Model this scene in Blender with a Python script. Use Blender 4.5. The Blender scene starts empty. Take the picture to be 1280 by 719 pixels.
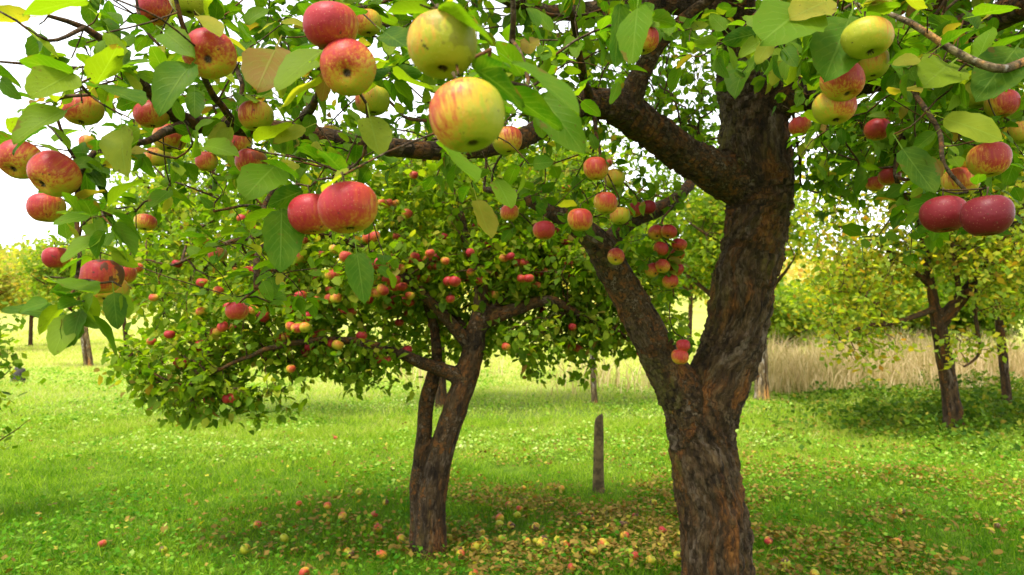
import bpy, math, random
import numpy as np
from mathutils import Vector, Matrix

SEED = 11
rng = np.random.default_rng(SEED)
random.seed(SEED)
sc = bpy.context.scene
C = sc.collection

# ------------------------------------------------------------------ camera
F = 853.0                      # focal length in pixels of the 1280 wide photograph
CX, CY, HOR = 640.0, 359.5, 405.0
CAMH = 1.5
TILT = math.atan((HOR - CY) / F)
cam_d = bpy.data.cameras.new('camera'); cam = bpy.data.objects.new('camera', cam_d); C.objects.link(cam)
cam.location = (0, 0, CAMH); cam.rotation_euler = (math.pi / 2 + TILT, 0, 0)
cam_d.sensor_width = 36.0; cam_d.lens = 36.0 * F / 1280.0
cam_d.clip_start = 0.05; cam_d.clip_end = 2000
cam_d.dof.use_dof = True; cam_d.dof.focus_distance = 1.55; cam_d.dof.aperture_fstop = 6.3
sc.camera = cam

# ------------------------------------------------------------------ world, sun, exposure
SUN_EL, SUN_AZ = math.radians(66), math.radians(215)   # azimuth clockwise from +Y: behind and left of the camera
w = bpy.data.worlds.new('World'); sc.world = w; w.use_nodes = True
nt = w.node_tree; nt.nodes.clear()
out = nt.nodes.new('ShaderNodeOutputWorld'); bg = nt.nodes.new('ShaderNodeBackground')
sky = nt.nodes.new('ShaderNodeTexSky'); sky.sky_type = 'NISHITA'; sky.sun_disc = False
sky.sun_elevation = SUN_EL; sky.sun_rotation = SUN_AZ
sky.air_density = 1.0; sky.dust_density = 0.6; sky.ozone_density = 1.0
hs = nt.nodes.new('ShaderNodeHueSaturation'); hs.inputs['Saturation'].default_value = 0.12
nt.links.new(sky.outputs[0], hs.inputs['Color']); nt.links.new(hs.outputs[0], bg.inputs[0])
bg.inputs[1].default_value = 0.11
nt.links.new(bg.outputs[0], out.inputs[0])
sl = bpy.data.lights.new('sun', 'SUN'); sun = bpy.data.objects.new('sun', sl); C.objects.link(sun)
sl.energy = 1.5; sl.angle = math.radians(18); sl.color = (1.0, 0.95, 0.87)
sd = Vector((math.sin(SUN_AZ) * math.cos(SUN_EL), math.cos(SUN_AZ) * math.cos(SUN_EL), math.sin(SUN_EL)))
sun.rotation_euler = sd.to_track_quat('Z', 'Y').to_euler(); sun.location = (0, 0, 30)
sc.view_settings.view_transform = 'Standard'; sc.view_settings.look = 'None'
sc.view_settings.gamma = 1.0; sc.view_settings.use_curve_mapping = False
sc.view_settings.exposure = 2.3
sc.cycles.max_bounces = 8; sc.cycles.diffuse_bounces = 4; sc.cycles.transmission_bounces = 4
sc.cycles.use_denoising = True

# ------------------------------------------------------------------ helpers
ct, st = math.cos(TILT), math.sin(TILT)
def P(px, py, D):
    x = (px - CX) / F * D; y = (CY - py) / F * D
    return np.array([x, D * ct - y * st, CAMH + D * st + y * ct])
def Parr(a):
    x = (a[:, 0] - CX) / F * a[:, 2]; y = (CY - a[:, 1]) / F * a[:, 2]
    return np.stack([x, a[:, 2] * ct - y * st, CAMH + a[:, 2] * st + y * ct], 1)
def proj(p):
    q = p - np.array([0, 0, CAMH])
    D = q[:, 1] * ct + q[:, 2] * st; y = -q[:, 1] * st + q[:, 2] * ct
    Ds = np.where(np.abs(D) < 1e-3, 1e-3, D)
    return np.stack([CX + F * q[:, 0] / Ds, CY - F * y / Ds, D], 1)
def unit(v):
    return v / np.maximum(np.linalg.norm(v, axis=-1, keepdims=True), 1e-9)

def _h(ix, iy, iz, s):
    h = (ix.astype(np.uint32) * np.uint32(374761393)) ^ (iy.astype(np.uint32) * np.uint32(668265263)) ^ (iz.astype(np.uint32) * np.uint32(2147483647)) ^ np.uint32((s * 1274126177) & 0xffffffff)
    h = (h ^ (h >> np.uint32(13))) * np.uint32(1274126177)
    h = (h ^ (h >> np.uint32(16))) * np.uint32(2246822519)
    h = h ^ (h >> np.uint32(15))
    return h.astype(np.float64) / 4294967295.0
def vnoise(p, s=0):
    i = np.floor(p).astype(np.int64); f = p - i; u = f * f * (3 - 2 * f); r = 0
    for a in (0, 1):
        for b in (0, 1):
            for c in (0, 1):
                wt = (u[:, 0] if a else 1 - u[:, 0]) * (u[:, 1] if b else 1 - u[:, 1]) * (u[:, 2] if c else 1 - u[:, 2])
                r = r + wt * _h(i[:, 0] + a, i[:, 1] + b, i[:, 2] + c, s)
    return r
def fbm(p, o=4, s=0):
    r = 0; a = 0.5; t = 0
    for k in range(o):
        r = r + a * vnoise(p * (2.03 ** k), s + k); t += a; a *= 0.5
    return r / t
def worley(p, s=0):
    i = np.floor(p).astype(np.int64); f1 = np.full(len(p), 9.0); f2 = np.full(len(p), 9.0); cid = np.zeros(len(p))
    for a in (-1, 0, 1):
        for b in (-1, 0, 1):
            for c in (-1, 0, 1):
                j = i + np.array([a, b, c])
                q = j + np.stack([_h(j[:, 0], j[:, 1], j[:, 2], s + k) for k in range(3)], 1)
                d = np.linalg.norm(p - q, axis=1); m = d < f1
                f2 = np.where(m, f1, np.minimum(f2, d)); cid = np.where(m, _h(j[:, 0], j[:, 1], j[:, 2], s + 5), cid); f1 = np.where(m, d, f1)
    return f1, f2, cid

def mesh_np(name, verts, faces, attrs=None, uv=None, smooth=True):
    """faces: list of (n,k) int arrays; attrs: {name: per-vertex array}; uv: per-vertex (n,2)"""
    me = bpy.data.meshes.new(name)
    verts = np.asarray(verts, np.float32)
    faces = [np.asarray(f, np.int32) for f in faces if len(f)]
    me.vertices.add(len(verts)); me.vertices.foreach_set('co', verts.ravel())
    idx = np.concatenate([f.ravel() for f in faces]); tot = np.concatenate([np.full(len(f), f.shape[1], np.int32) for f in faces])
    me.loops.add(len(idx)); me.loops.foreach_set('vertex_index', idx)
    me.polygons.add(len(tot)); st_ = np.concatenate([[0], np.cumsum(tot)[:-1]]).astype(np.int32)
    me.polygons.foreach_set('loop_start', st_); me.polygons.foreach_set('loop_total', tot)
    if smooth: me.polygons.foreach_set('use_smooth', np.ones(len(tot), bool))
    me.update(calc_edges=True)
    for k, v in (attrs or {}).items():
        v = np.asarray(v, np.float32)
        if v.ndim == 1:
            a = me.attributes.new(k, 'FLOAT', 'POINT'); a.data.foreach_set('value', v)
        else:
            a = me.attributes.new(k, 'FLOAT_VECTOR', 'POINT'); a.data.foreach_set('vector', v.ravel())
    if uv is not None:
        l = me.uv_layers.new(name='UVMap'); l.data.foreach_set('uv', np.asarray(uv, np.float32)[idx].ravel())
    me.validate()
    return me
def link(name, me, mat=None, parent=None, loc=None):
    o = bpy.data.objects.new(name, me); C.objects.link(o)
    if mat is not None and me is not None and not me.materials: me.materials.append(mat)
    if parent is not None: o.parent = parent
    if loc is not None: o.location = loc
    return o
def tag(o, label=None, cat=None, group=None, kind=None):
    if label: o['label'] = label
    if cat: o['category'] = cat
    if group: o['group'] = group
    if kind: o['kind'] = kind
    return o

# ------------------------------------------------------------------ materials
class NT:
    def __init__(s, name):
        s.m = bpy.data.materials.new(name); s.m.use_nodes = True; s.t = s.m.node_tree; s.t.nodes.clear()
        s.out = s.n('ShaderNodeOutputMaterial')
    def n(s, ty, **kw):
        nd = s.t.nodes.new(ty)
        for k, v in kw.items(): setattr(nd, k, v)
        return nd
    def l(s, a, b): s.t.links.new(a, b)
    def setin(s, inp, v):
        if hasattr(v, 'is_output') or isinstance(v, bpy.types.NodeSocket): s.l(v, inp)
        else: inp.default_value = v
    def math(s, op, a, b=0.0, c=0.0, clamp=False):
        nd = s.n('ShaderNodeMath', operation=op, use_clamp=clamp)
        for i, v in enumerate((a, b, c)): s.setin(nd.inputs[i], v)
        return nd.outputs[0]
    def vmath(s, op, a, b=(0, 0, 0)):
        nd = s.n('ShaderNodeVectorMath', operation=op); s.setin(nd.inputs[0], a); s.setin(nd.inputs[1], b)
        return nd.outputs['Value'] if op in ('DOT_PRODUCT', 'LENGTH', 'DISTANCE') else nd.outputs[0]
    def noise(s, vec, scale, detail=3, rough=0.55):
        nd = s.n('ShaderNodeTexNoise'); nd.inputs['Scale'].default_value = scale; nd.inputs['Detail'].default_value = detail; nd.inputs['Roughness'].default_value = rough
        if vec is not None: s.l(vec, nd.inputs['Vector'])
        return nd.outputs['Fac']
    def smooth(s, v, a, b):
        nd = s.n('ShaderNodeMapRange', interpolation_type='SMOOTHSTEP'); s.setin(nd.inputs[0], v); s.setin(nd.inputs[1], a); s.setin(nd.inputs[2], b)
        return nd.outputs[0]
    def mix(s, f, a, b, blend='MIX'):
        nd = s.n('ShaderNodeMix', data_type='RGBA', blend_type=blend); s.setin(nd.inputs[0], f)
        s.setin(nd.inputs[6], a if not isinstance(a, tuple) else (*a, 1)); s.setin(nd.inputs[7], b if not isinstance(b, tuple) else (*b, 1))
        return nd.outputs[2]
    def ramp(s, f, stops):
        nd = s.n('ShaderNodeValToRGB'); r = nd.color_ramp
        while len(r.elements) < len(stops): r.elements.new(0.5)
        for e, (p, c) in zip(r.elements, stops): e.position = p; e.color = (*c, 1)
        s.setin(nd.inputs[0], f); return nd.outputs[0]
    def attr(s, name):
        return s.n('ShaderNodeAttribute', attribute_name=name)
    def bump(s, h, strength, dist):
        nd = s.n('ShaderNodeBump'); nd.inputs['Strength'].default_value = strength; nd.inputs['Distance'].default_value = dist; s.l(h, nd.inputs['Height'])
        return nd.outputs[0]

def leaf_material(name, stops, by_object=False, veins=True, trans=0.5, rough=0.5, spec=0.06):
    k = NT(name)
    if by_object: t = k.n('ShaderNodeObjectInfo').outputs['Random']
    else: t = k.attr('tint').outputs['Fac']
    col = k.ramp(t, stops)
    uv = k.n('ShaderNodeUVMap').outputs[0]; sep = k.n('ShaderNodeSeparateXYZ'); k.l(uv, sep.inputs[0])
    geo = k.n('ShaderNodeNewGeometry')
    nz = k.noise(geo.outputs['Position'], 38, 3)
    col = k.mix(k.smooth(nz, 0.35, 0.75), col, k.mix(0.45, col, (0.12, 0.17, 0.010)))
    nb = k.noise(geo.outputs['Position'], 150, 3)
    col = k.mix(k.math('MULTIPLY', k.smooth(nb, 0.66, 0.72), 0.7), col, (0.09, 0.045, 0.012))
    ne = k.math('ADD', k.noise(geo.outputs['Position'], 26, 3), k.math('MULTIPLY', k.math('ABSOLUTE', sep.outputs[1]), 0.28))
    col = k.mix(k.math('MULTIPLY', k.smooth(ne, 0.74, 0.80), 0.75), col, (0.14, 0.065, 0.018))
    b = k.n('ShaderNodeBsdfPrincipled')
    if veins:
        av = k.math('ABSOLUTE', sep.outputs[1])
        mid = k.smooth(av, 0.035, 0.008)
        wv = k.math('SINE', k.math('MULTIPLY', k.math('SUBTRACT', sep.outputs[0], k.math('MULTIPLY', av, 0.75)), 46))
        lat = k.math('MULTIPLY', k.smooth(wv, 0.72, 1.0), k.smooth(av, 0.5, 0.2))
        v = k.math('MAXIMUM', mid, k.math('MULTIPLY', lat, 0.45))
        col = k.mix(k.math('MULTIPLY', v, 0.45), col, k.mix(0.5, col, (0.26, 0.36, 0.07)))
        hgt = k.math('ADD', k.math('MULTIPLY', v, -1.0), k.math('MULTIPLY', k.noise(uv, 22, 2), 0.5))
        k.l(k.bump(hgt, 0.5, 0.0012), b.inputs['Normal'])
    pale = k.mix(0.18, col, (0.15, 0.22, 0.03))
    bc = k.mix(geo.outputs['Backfacing'], col, pale)
    k.l(bc, b.inputs['Base Color']); b.inputs['Roughness'].default_value = rough; b.inputs['Specular IOR Level'].default_value = spec
    tr = k.n('ShaderNodeBsdfTranslucent')
    tc = k.mix(1.0, col, (1.9, 2.0, 0.5), 'MULTIPLY'); k.l(tc, tr.inputs[0])
    mx = k.n('ShaderNodeMixShader'); mx.inputs[0].default_value = trans
    k.l(b.outputs[0], mx.inputs[1]); k.l(tr.outputs[0], mx.inputs[2]); k.l(mx.outputs[0], k.out.inputs[0])
    return k.m

GREEN = [(0.0, (0.020, 0.068, 0.004)), (0.35, (0.048, 0.125, 0.004)), (0.62, (0.095, 0.175, 0.005)), (0.86, (0.18, 0.23, 0.010)), (0.955, (0.30, 0.25, 0.03)), (1.0, (0.20, 0.085, 0.025))]
MIDG = [(0.0, (0.028, 0.080, 0.005)), (0.35, (0.068, 0.142, 0.005)), (0.62, (0.125, 0.205, 0.007)), (0.86, (0.22, 0.27, 0.012)), (0.955, (0.34, 0.29, 0.035)), (1.0, (0.22, 0.095, 0.03))]
YELG = [(0.0, (0.06, 0.13, 0.018)), (0.35, (0.12, 0.20, 0.022)), (0.62, (0.22, 0.28, 0.026)), (0.84, (0.36, 0.34, 0.03)), (0.95, (0.44, 0.29, 0.03)), (1.0, (0.30, 0.12, 0.025))]
AUTM = [(0.0, (0.12, 0.16, 0.04)), (0.35, (0.22, 0.25, 0.05)), (0.62, (0.34, 0.30, 0.06)), (0.84, (0.42, 0.28, 0.06)), (1.0, (0.36, 0.16, 0.05))]
M_LEAF_OBJ = leaf_material('leaf_near', GREEN, by_object=True)
M_LEAF = leaf_material('leaf_foliage', GREEN)
M_LEAF_MID_OBJ = leaf_material('leaf_mid_single', MIDG, by_object=True)
M_LEAF_MID = leaf_material('leaf_mid', MIDG)
M_LEAF_YEL = leaf_material('leaf_yellow_green', YELG, veins=False, trans=0.5)
M_LEAF_GRN = leaf_material('leaf_far_green', MIDG, veins=False, trans=0.5)
M_LEAF_AUT = leaf_material('leaf_autumn', AUTM, veins=False, trans=0.5)
LITTER = [(0.0, (0.07, 0.028, 0.010)), (0.3, (0.15, 0.06, 0.018)), (0.55, (0.24, 0.11, 0.03)), (0.8, (0.34, 0.20, 0.05)), (1.0, (0.42, 0.34, 0.03))]
M_LITTER = leaf_material('fallen_leaf_brown', LITTER, veins=False, trans=0.2, rough=0.6)
M_LITTER_OBJ = leaf_material('fallen_leaf_single', LITTER, by_object=True, trans=0.2, rough=0.6)

def bark_material(name, tone=1.0, coords='barkco', scale=1.0, moss=0.5, plate=True, warm=(1.0, .87, .66)):
    k = NT(name)
    co = k.attr(coords).outputs['Vector'] if coords else k.n('ShaderNodeTexCoord').outputs['Object']
    nco = k.n('ShaderNodeNewGeometry')
    n1 = k.noise(co, 9 * scale, 5, 0.65); n2 = k.noise(co, 34 * scale, 4, 0.6); n3 = k.noise(co, 110 * scale, 3, 0.6); n4 = k.noise(co, 4.2 * scale, 3); n5 = k.noise(co, 240 * scale, 2, 0.6)
    col = k.ramp(n2, [(0.30, (0.014, 0.009, 0.005)), (0.44, (0.046, 0.030, 0.014)), (0.58, (0.095, 0.062, 0.030)), (0.75, (0.19, 0.135, 0.075))])
    col = k.mix(k.math('MULTIPLY', k.smooth(n1, 0.50, 0.62), 0.85), col, k.ramp(n3, [(0.3, (0.08, 0.030, 0.008)), (0.7, (0.34, 0.15, 0.04))]))
    col = k.mix(k.math('MULTIPLY', k.smooth(n1, 0.46, 0.36), k.smooth(n2, 0.42, 0.58)), col, (0.21, 0.175, 0.155))
    col = k.mix(k.math('MULTIPLY', k.smooth(k.noise(co, 16 * scale, 4, 0.7), 0.60, 0.66), 0.85), col, (0.012, 0.008, 0.005))
    gm = k.math('MULTIPLY', k.smooth(n4, 0.46, 0.62), k.smooth(n2, 0.35, 0.6))
    sep = k.n('ShaderNodeSeparateXYZ'); k.l(nco.outputs['Normal'], sep.inputs[0])
    side = k.smooth(sep.outputs[0], 0.6, -0.7)
    col = k.mix(k.math('MULTIPLY', k.math('MULTIPLY', gm, side), moss), col, k.ramp(n3, [(0.3, (0.05, 0.055, 0.010)), (0.7, (0.17, 0.16, 0.035))]))
    hgt = k.math('ADD', k.math('MULTIPLY', n2, 0.7), k.math('ADD', k.math('MULTIPLY', n3, 0.6), k.math('MULTIPLY', n5, 0.25)))
    if plate:
        vo = k.n('ShaderNodeTexVoronoi', feature='DISTANCE_TO_EDGE'); vo.inputs['Scale'].default_value = 42 * scale
        wn = k.n('ShaderNodeTexNoise'); wn.inputs['Scale'].default_value = 25 * scale; wn.inputs['Detail'].default_value = 3; k.l(co, wn.inputs['Vector'])
        sc_ = k.n('ShaderNodeVectorMath', operation='SCALE'); k.l(wn.outputs['Color'], sc_.inputs[0]); sc_.inputs['Scale'].default_value = 0.07 / scale
        wv = k.vmath('ADD', co, sc_.outputs[0]); k.l(wv, vo.inputs['Vector'])
        ed = k.smooth(vo.outputs['Distance'], 0.0, 0.16)
        hgt = k.math('ADD', hgt, k.math('MULTIPLY', ed, 0.6))
        vc = k.n('ShaderNodeTexVoronoi'); vc.inputs['Scale'].default_value = 42 * scale; k.l(wv, vc.inputs['Vector'])
        sp = k.n('ShaderNodeSeparateXYZ'); k.l(vc.outputs['Color'], sp.inputs[0])
        col = k.mix(k.math('MULTIPLY', k.smooth(sp.outputs[0], 0.6, 0.95), k.math('MULTIPLY', k.smooth(n3, 0.4, 0.6), 0.5)), col, (0.19, 0.155, 0.115))
        col = k.mix(k.math('MULTIPLY', k.smooth(sp.outputs[1], 0.6, 0.95), k.math('MULTIPLY', k.smooth(n3, 0.6, 0.4), 0.7)), col, (0.028, 0.018, 0.011))
    col = k.mix(1.0, col, (tone * warm[0], tone * warm[1], tone * warm[2]), 'MULTIPLY')
    b = k.n('ShaderNodeBsdfPrincipled'); k.l(col, b.inputs['Base Color']); b.inputs['Roughness'].default_value = 0.9; b.inputs['Specular IOR Level'].default_value = 0.2
    k.l(k.bump(hgt, 0.9, 0.008 / scale), b.inputs['Normal']); k.l(b.outputs[0], k.out.inputs[0])
    return k.m
M_BARK = bark_material('bark_apple', 0.62, moss=0.9)
M_BARK2 = bark_material('bark_mid', 0.55, scale=0.8, moss=0.7)
M_BARKF = bark_material('bark_far', 0.5, scale=0.6, moss=0.5, plate=False)
M_PALEBARK = bark_material('bark_pale', 2.3, scale=0.5, moss=0.2, plate=False, warm=(.95, 1.0, .98))
M_TWIG = bark_material('twig_bark', 0.62, coords=None, scale=3.0, moss=0.2, plate=False)
M_PALETWIG = bark_material('twig_pale', 1.5, coords=None, scale=2.0, moss=0.2, plate=False, warm=(.95, 1.0, 1.0))

def apple_material():
    k = NT('apple_skin')
    tc = k.n('ShaderNodeTexCoord').outputs['Object']; oi = k.n('ShaderNodeObjectInfo')
    sc3 = k.n('ShaderNodeSeparateColor'); k.l(oi.outputs['Color'], sc3.inputs[0])
    rnd = k.math('MULTIPLY', oi.outputs['Random'], 40.0); off = k.n('ShaderNodeCombineXYZ'); k.l(rnd, off.inputs[0]); k.l(rnd, off.inputs[2])
    co = k.vmath('ADD', tc, off.outputs[0])
    st_ = k.vmath('MULTIPLY', co, (1, 1, 0.12))
    streak = k.noise(st_, 9.0, 4, 0.65); broad = k.noise(co, 1.3, 2)
    d = k.vmath('DOT_PRODUCT', tc, (0.80, 0.0, 0.45))
    f = k.math('ADD', k.math('ADD', d, k.math('MULTIPLY', k.math('SUBTRACT', streak, 0.5), 2.4)), k.math('MULTIPLY', k.math('SUBTRACT', broad, 0.5), 0.8))
    f = k.math('ADD', f, k.math('MULTIPLY', k.math('SUBTRACT', sc3.outputs[0], 0.55), 2.6))
    red = k.smooth(f, -0.35, 0.55); deep = k.smooth(f, 0.35, 1.25)
    ground = k.mix(k.noise(co, 2.2, 2), (0.33, 0.31, 0.016), (0.22, 0.26, 0.012))
    ground = k.mix(k.smooth(f, -0.9, 0.1), ground, (0.46, 0.25, 0.02))
    rc = k.mix(deep, (0.33, 0.048, 0.014), (0.27, 0.014, 0.018))
    rc = k.mix(k.math('MULTIPLY', k.smooth(streak, 0.55, 0.72), 0.5), rc, (0.33, 0.015, 0.03))
    rc = k.mix(sc3.outputs[1], rc, (0.10, 0.005, 0.009))
    col = k.mix(red, ground, rc)
    vo = k.n('ShaderNodeTexVoronoi'); vo.inputs['Scale'].default_value = 11; k.l(co, vo.inputs['Vector'])
    col = k.mix(k.math('MULTIPLY', k.smooth(vo.outputs['Distance'], 0.16, 0.06), 0.55), col, (0.60, 0.42, 0.20))
    sep = k.n('ShaderNodeSeparateXYZ'); k.l(tc, sep.inputs[0])
    rad = k.math('SQRT', k.math('ADD', k.math('POWER', sep.outputs[0], 2.0), k.math('POWER', sep.outputs[1], 2.0)))
    rus = k.math('MULTIPLY', k.smooth(k.math('ADD', rad, k.math('MULTIPLY', streak, 0.25)), 0.55, 0.25), k.smooth(sep.outputs[2], 0.4, 0.6))
    col = k.mix(k.math('MULTIPLY', rus, 0.8), col, (0.20, 0.13, 0.04))
    cal = k.math('MULTIPLY', k.smooth(rad, 0.20, 0.08), k.smooth(sep.outputs[2], -0.4, -0.5))
    col = k.mix(cal, col, (0.05, 0.03, 0.015))
    scab = k.smooth(k.noise(co, 3.2, 5, 0.75), 0.635, 0.66)
    col = k.mix(k.math('MULTIPLY', scab, 0.85), col, (0.055, 0.028, 0.012))
    rot = k.math('MULTIPLY', k.smooth(k.math('ADD', k.noise(co, 1.6, 2), k.math('MULTIPLY', k.vmath('DOT_PRODUCT', tc, (-0.5, 0.6, 0.5)), 0.45)), 0.62, 0.66), sc3.outputs[2])
    col = k.mix(rot, col, (0.075, 0.032, 0.014))
    b = k.n('ShaderNodeBsdfPrincipled'); k.l(col, b.inputs['Base Color'])
    k.setin(b.inputs['Roughness'], k.math('ADD', 0.38, k.math('MULTIPLY', k.noise(co, 5, 3), 0.22)))
    b.inputs['Specular IOR Level'].default_value = 0.2
    k.l(k.bump(k.noise(co, 3, 3), 0.12, 0.01), b.inputs['Normal'])
    k.l(b.outputs[0], k.out.inputs[0]); return k.m
M_APPLE = apple_material()
def plain(name, c1, c2, scale=40, rough=0.8):
    k = NT(name); b = k.n('ShaderNodeBsdfPrincipled'); n = k.noise(k.n('ShaderNodeTexCoord').outputs['Object'], scale, 4)
    k.l(k.mix(k.smooth(n, 0.35, 0.65), c1, c2), b.inputs['Base Color']); b.inputs['Roughness'].default_value = rough; b.inputs['Specular IOR Level'].default_value = 0.2
    k.l(k.bump(n, 0.5, 0.005), b.inputs['Normal']); k.l(b.outputs[0], k.out.inputs[0]); return k.m
M_STEM = plain('stem_brown', (0.06, 0.04, 0.02), (0.12, 0.08, 0.035), 6)
M_CALYX = plain('calyx_brown', (0.04, 0.025, 0.015), (0.09, 0.06, 0.03), 6)
M_POST = plain('weathered_wood', (0.035, 0.025, 0.010), (0.11, 0.08, 0.03), 14)
M_STUMP = plain('dark_wood', (0.03, 0.028, 0.025), (0.07, 0.06, 0.05), 14)

def ground_material():
    k = NT('meadow_soil'); g = k.n('ShaderNodeNewGeometry').outputs['Position']
    n1 = k.noise(g, 0.35, 4); n2 = k.noise(g, 6, 5, 0.7); n3 = k.noise(g, 40, 4, 0.7)
    sep = k.n('ShaderNodeSeparateXYZ'); k.l(g, sep.inputs[0])
    col = k.ramp(n2, [(0.3, (0.035, 0.07, 0.004)), (0.5, (0.065, 0.12, 0.006)), (0.7, (0.10, 0.16, 0.008))])
    col = k.mix(k.math('MULTIPLY', k.smooth(n3, 0.55, 0.7), 0.6), col, (0.10, 0.075, 0.03))
    far = k.mix(n1, (0.26, 0.33, 0.05), (0.38, 0.36, 0.10))
    col = k.mix(k.smooth(sep.outputs[1], 9.0, 22.0), col, far)
    b = k.n('ShaderNodeBsdfPrincipled'); k.l(col, b.inputs['Base Color']); b.inputs['Roughness'].default_value = 0.95; b.inputs['Specular IOR Level'].default_value = 0.1
    k.l(k.bump(n3, 0.6, 0.02), b.inputs['Normal']); k.l(b.outputs[0], k.out.inputs[0]); return k.m
M_GROUND = ground_material()
def grass_material(name, stops, trans=0.35):
    k = NT(name); g = k.n('ShaderNodeNewGeometry').outputs['Position']
    t = k.attr('tint').outputs['Fac']; n = k.math('ADD', k.math('MULTIPLY', k.noise(g, 0.8, 4, 0.6), 0.6), k.math('MULTIPLY', k.noise(g, 3.5, 3, 0.6), 0.4))
    f = k.math('ADD', t, k.math('MULTIPLY', k.math('SUBTRACT', n, 0.5), 1.3), clamp=True)
    col = k.ramp(f, stops)
    b = k.n('ShaderNodeBsdfPrincipled'); k.l(col, b.inputs['Base Color']); b.inputs['Roughness'].default_value = 0.65; b.inputs['Specular IOR Level'].default_value = 0.08
    tr = k.n('ShaderNodeBsdfTranslucent'); k.l(k.mix(1.0, col, (1.5, 1.5, 0.8), 'MULTIPLY'), tr.inputs[0])
    mx = k.n('ShaderNodeMixShader'); mx.inputs[0].default_value = trans
    k.l(b.outputs[0], mx.inputs[1]); k.l(tr.outputs[0], mx.inputs[2]); k.l(mx.outputs[0], k.out.inputs[0]); return k.m
M_GRASS = grass_material('grass_blades', [(0.0, (0.030, 0.105, 0.002)), (0.28, (0.080, 0.19, 0.003)), (0.58, (0.23, 0.36, 0.012)), (0.85, (0.36, 0.43, 0.06)), (1.0, (0.46, 0.42, 0.16))])
M_WEED = grass_material('weed_leaves', [(0.0, (0.028, 0.12, 0.003)), (0.35, (0.08, 0.21, 0.006)), (0.7, (0.28, 0.42, 0.05)), (1.0, (0.46, 0.52, 0.20))])
M_UNDER = grass_material('undergrowth_leaves', [(0.0, (0.03, 0.075, 0.006)), (0.4, (0.065, 0.13, 0.008)), (0.75, (0.14, 0.20, 0.012)), (1.0, (0.27, 0.20, 0.03))])
M_DRY = grass_material('dry_grass_straw', [(0.0, (0.22, 0.22, 0.06)), (0.3, (0.40, 0.30, 0.14)), (0.65, (0.52, 0.40, 0.22)), (1.0, (0.60, 0.48, 0.30))], 0.3)

# ------------------------------------------------------------------ ground
def sstep(a, b, x):
    t = np.clip((x - a) / (b - a), 0, 1); return t * t * (3 - 2 * t)
def ground_z(x, y):
    x = np.asarray(x, float); y = np.asarray(y, float)
    p = np.stack([x * 0.5, y * 0.5, np.zeros_like(x)], 1)
    z = (fbm(p, 3, 3) - 0.5) * 0.16 * sstep(2.5, 7, np.hypot(x, y)) + (vnoise(p * 5, 8) - 0.5) * 0.03
    return z + sstep(45, 150, y) * 15 + sstep(20, 60, y) * 0.5 * (fbm(p * 0.12, 2, 9) - 0.3)
def gz1(x, y): return float(ground_z(np.array([x]), np.array([y]))[0])
gx = np.sinh(np.linspace(-4.6, 4.6, 150)) * 9.0; gy = np.concatenate([-np.sinh(np.linspace(3.2, 0.1, 30)) * 6, np.sinh(np.linspace(0, 4.4, 190)) * 9.0])
X, Y = np.meshgrid(gx, gy); zz = ground_z(X.ravel(), Y.ravel())
nx, ny = len(gx), len(gy); ii = (np.arange(ny - 1)[:, None] * nx + np.arange(nx - 1)[None]).ravel()
tag(link('ground', mesh_np('ground', np.stack([X.ravel(), Y.ravel(), zz], 1), [np.stack([ii, ii + 1, ii + nx + 1, ii + nx], 1)]), M_GROUND), kind='structure')

# ------------------------------------------------------------------ tree machinery
def resample(pts, rad, step):
    pts = np.asarray(pts, float); rad = np.asarray(rad, float)
    n = len(pts); e = np.concatenate([[2 * pts[0] - pts[1]], pts, [2 * pts[-1] - pts[-2]]])
    op, orr = [], []
    for i in range(n - 1):
        p0, p1, p2, p3 = e[i:i + 4]; L = np.linalg.norm(p2 - p1); m = max(1, int(round(L / step)))
        t = np.linspace(0, 1, m, endpoint=False)[:, None]
        op.append(0.5 * ((2 * p1) + (-p0 + p2) * t + (2 * p0 - 5 * p1 + 4 * p2 - p3) * t ** 2 + (-p0 + 3 * p1 - 3 * p2 + p3) * t ** 3))
        orr.append(rad[i] + (rad[i + 1] - rad[i]) * t[:, 0])
    op.append(pts[-1:]); orr.append(rad[-1:])
    return np.concatenate(op), np.concatenate(orr)
def tube(pts, rad, sides, cap=False):
    n = len(pts); t = np.gradient(pts, axis=0) if n > 2 else np.repeat([pts[1] - pts[0]], 2, 0)
    t = unit(t); a = np.array([0, 0, 1.0]) if abs(t[0, 2]) < 0.9 else np.array([1.0, 0, 0])
    nn = np.zeros_like(pts); v = a - t[0] * a.dot(t[0]); v /= np.linalg.norm(v)
    for i in range(n):
        v = v - t[i] * v.dot(t[i]); v /= max(np.linalg.norm(v), 1e-9); nn[i] = v
    bb = np.cross(t, nn); an = np.linspace(0, 2 * np.pi, sides, endpoint=False)
    V = pts[:, None] + rad[:, None, None] * (np.cos(an)[None, :, None] * nn[:, None] + np.sin(an)[None, :, None] * bb[:, None])
    V = V.reshape(-1, 3); i = np.arange(n - 1)[:, None] * sides; j = np.arange(sides)[None]; k = (j + 1) % sides
    q = np.stack([i + j, i + k, i + sides + k, i + sides + j], -1).reshape(-1, 4)
    tr = np.zeros((0, 3), int)
    if cap:
        c0, c1 = len(V), len(V) + 1; V = np.concatenate([V, pts[:1], pts[-1:]])
        jj = np.arange(sides); kk = (jj + 1) % sides; b = (n - 1) * sides
        tr = np.concatenate([np.stack([np.full(sides, c0), kk, jj], 1), np.stack([np.full(sides, c1), b + jj, b + kk], 1)])
    return V, q, tr

class Limb:
    def __init__(s, spec, px=True):
        a = np.array(spec, float)
        if px: s.p = Parr(a[:, :3]); s.r = a[:, 3] / 2 * a[:, 2] / F
        else: s.p = a[:, :3]; s.r = a[:, 3]

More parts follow.
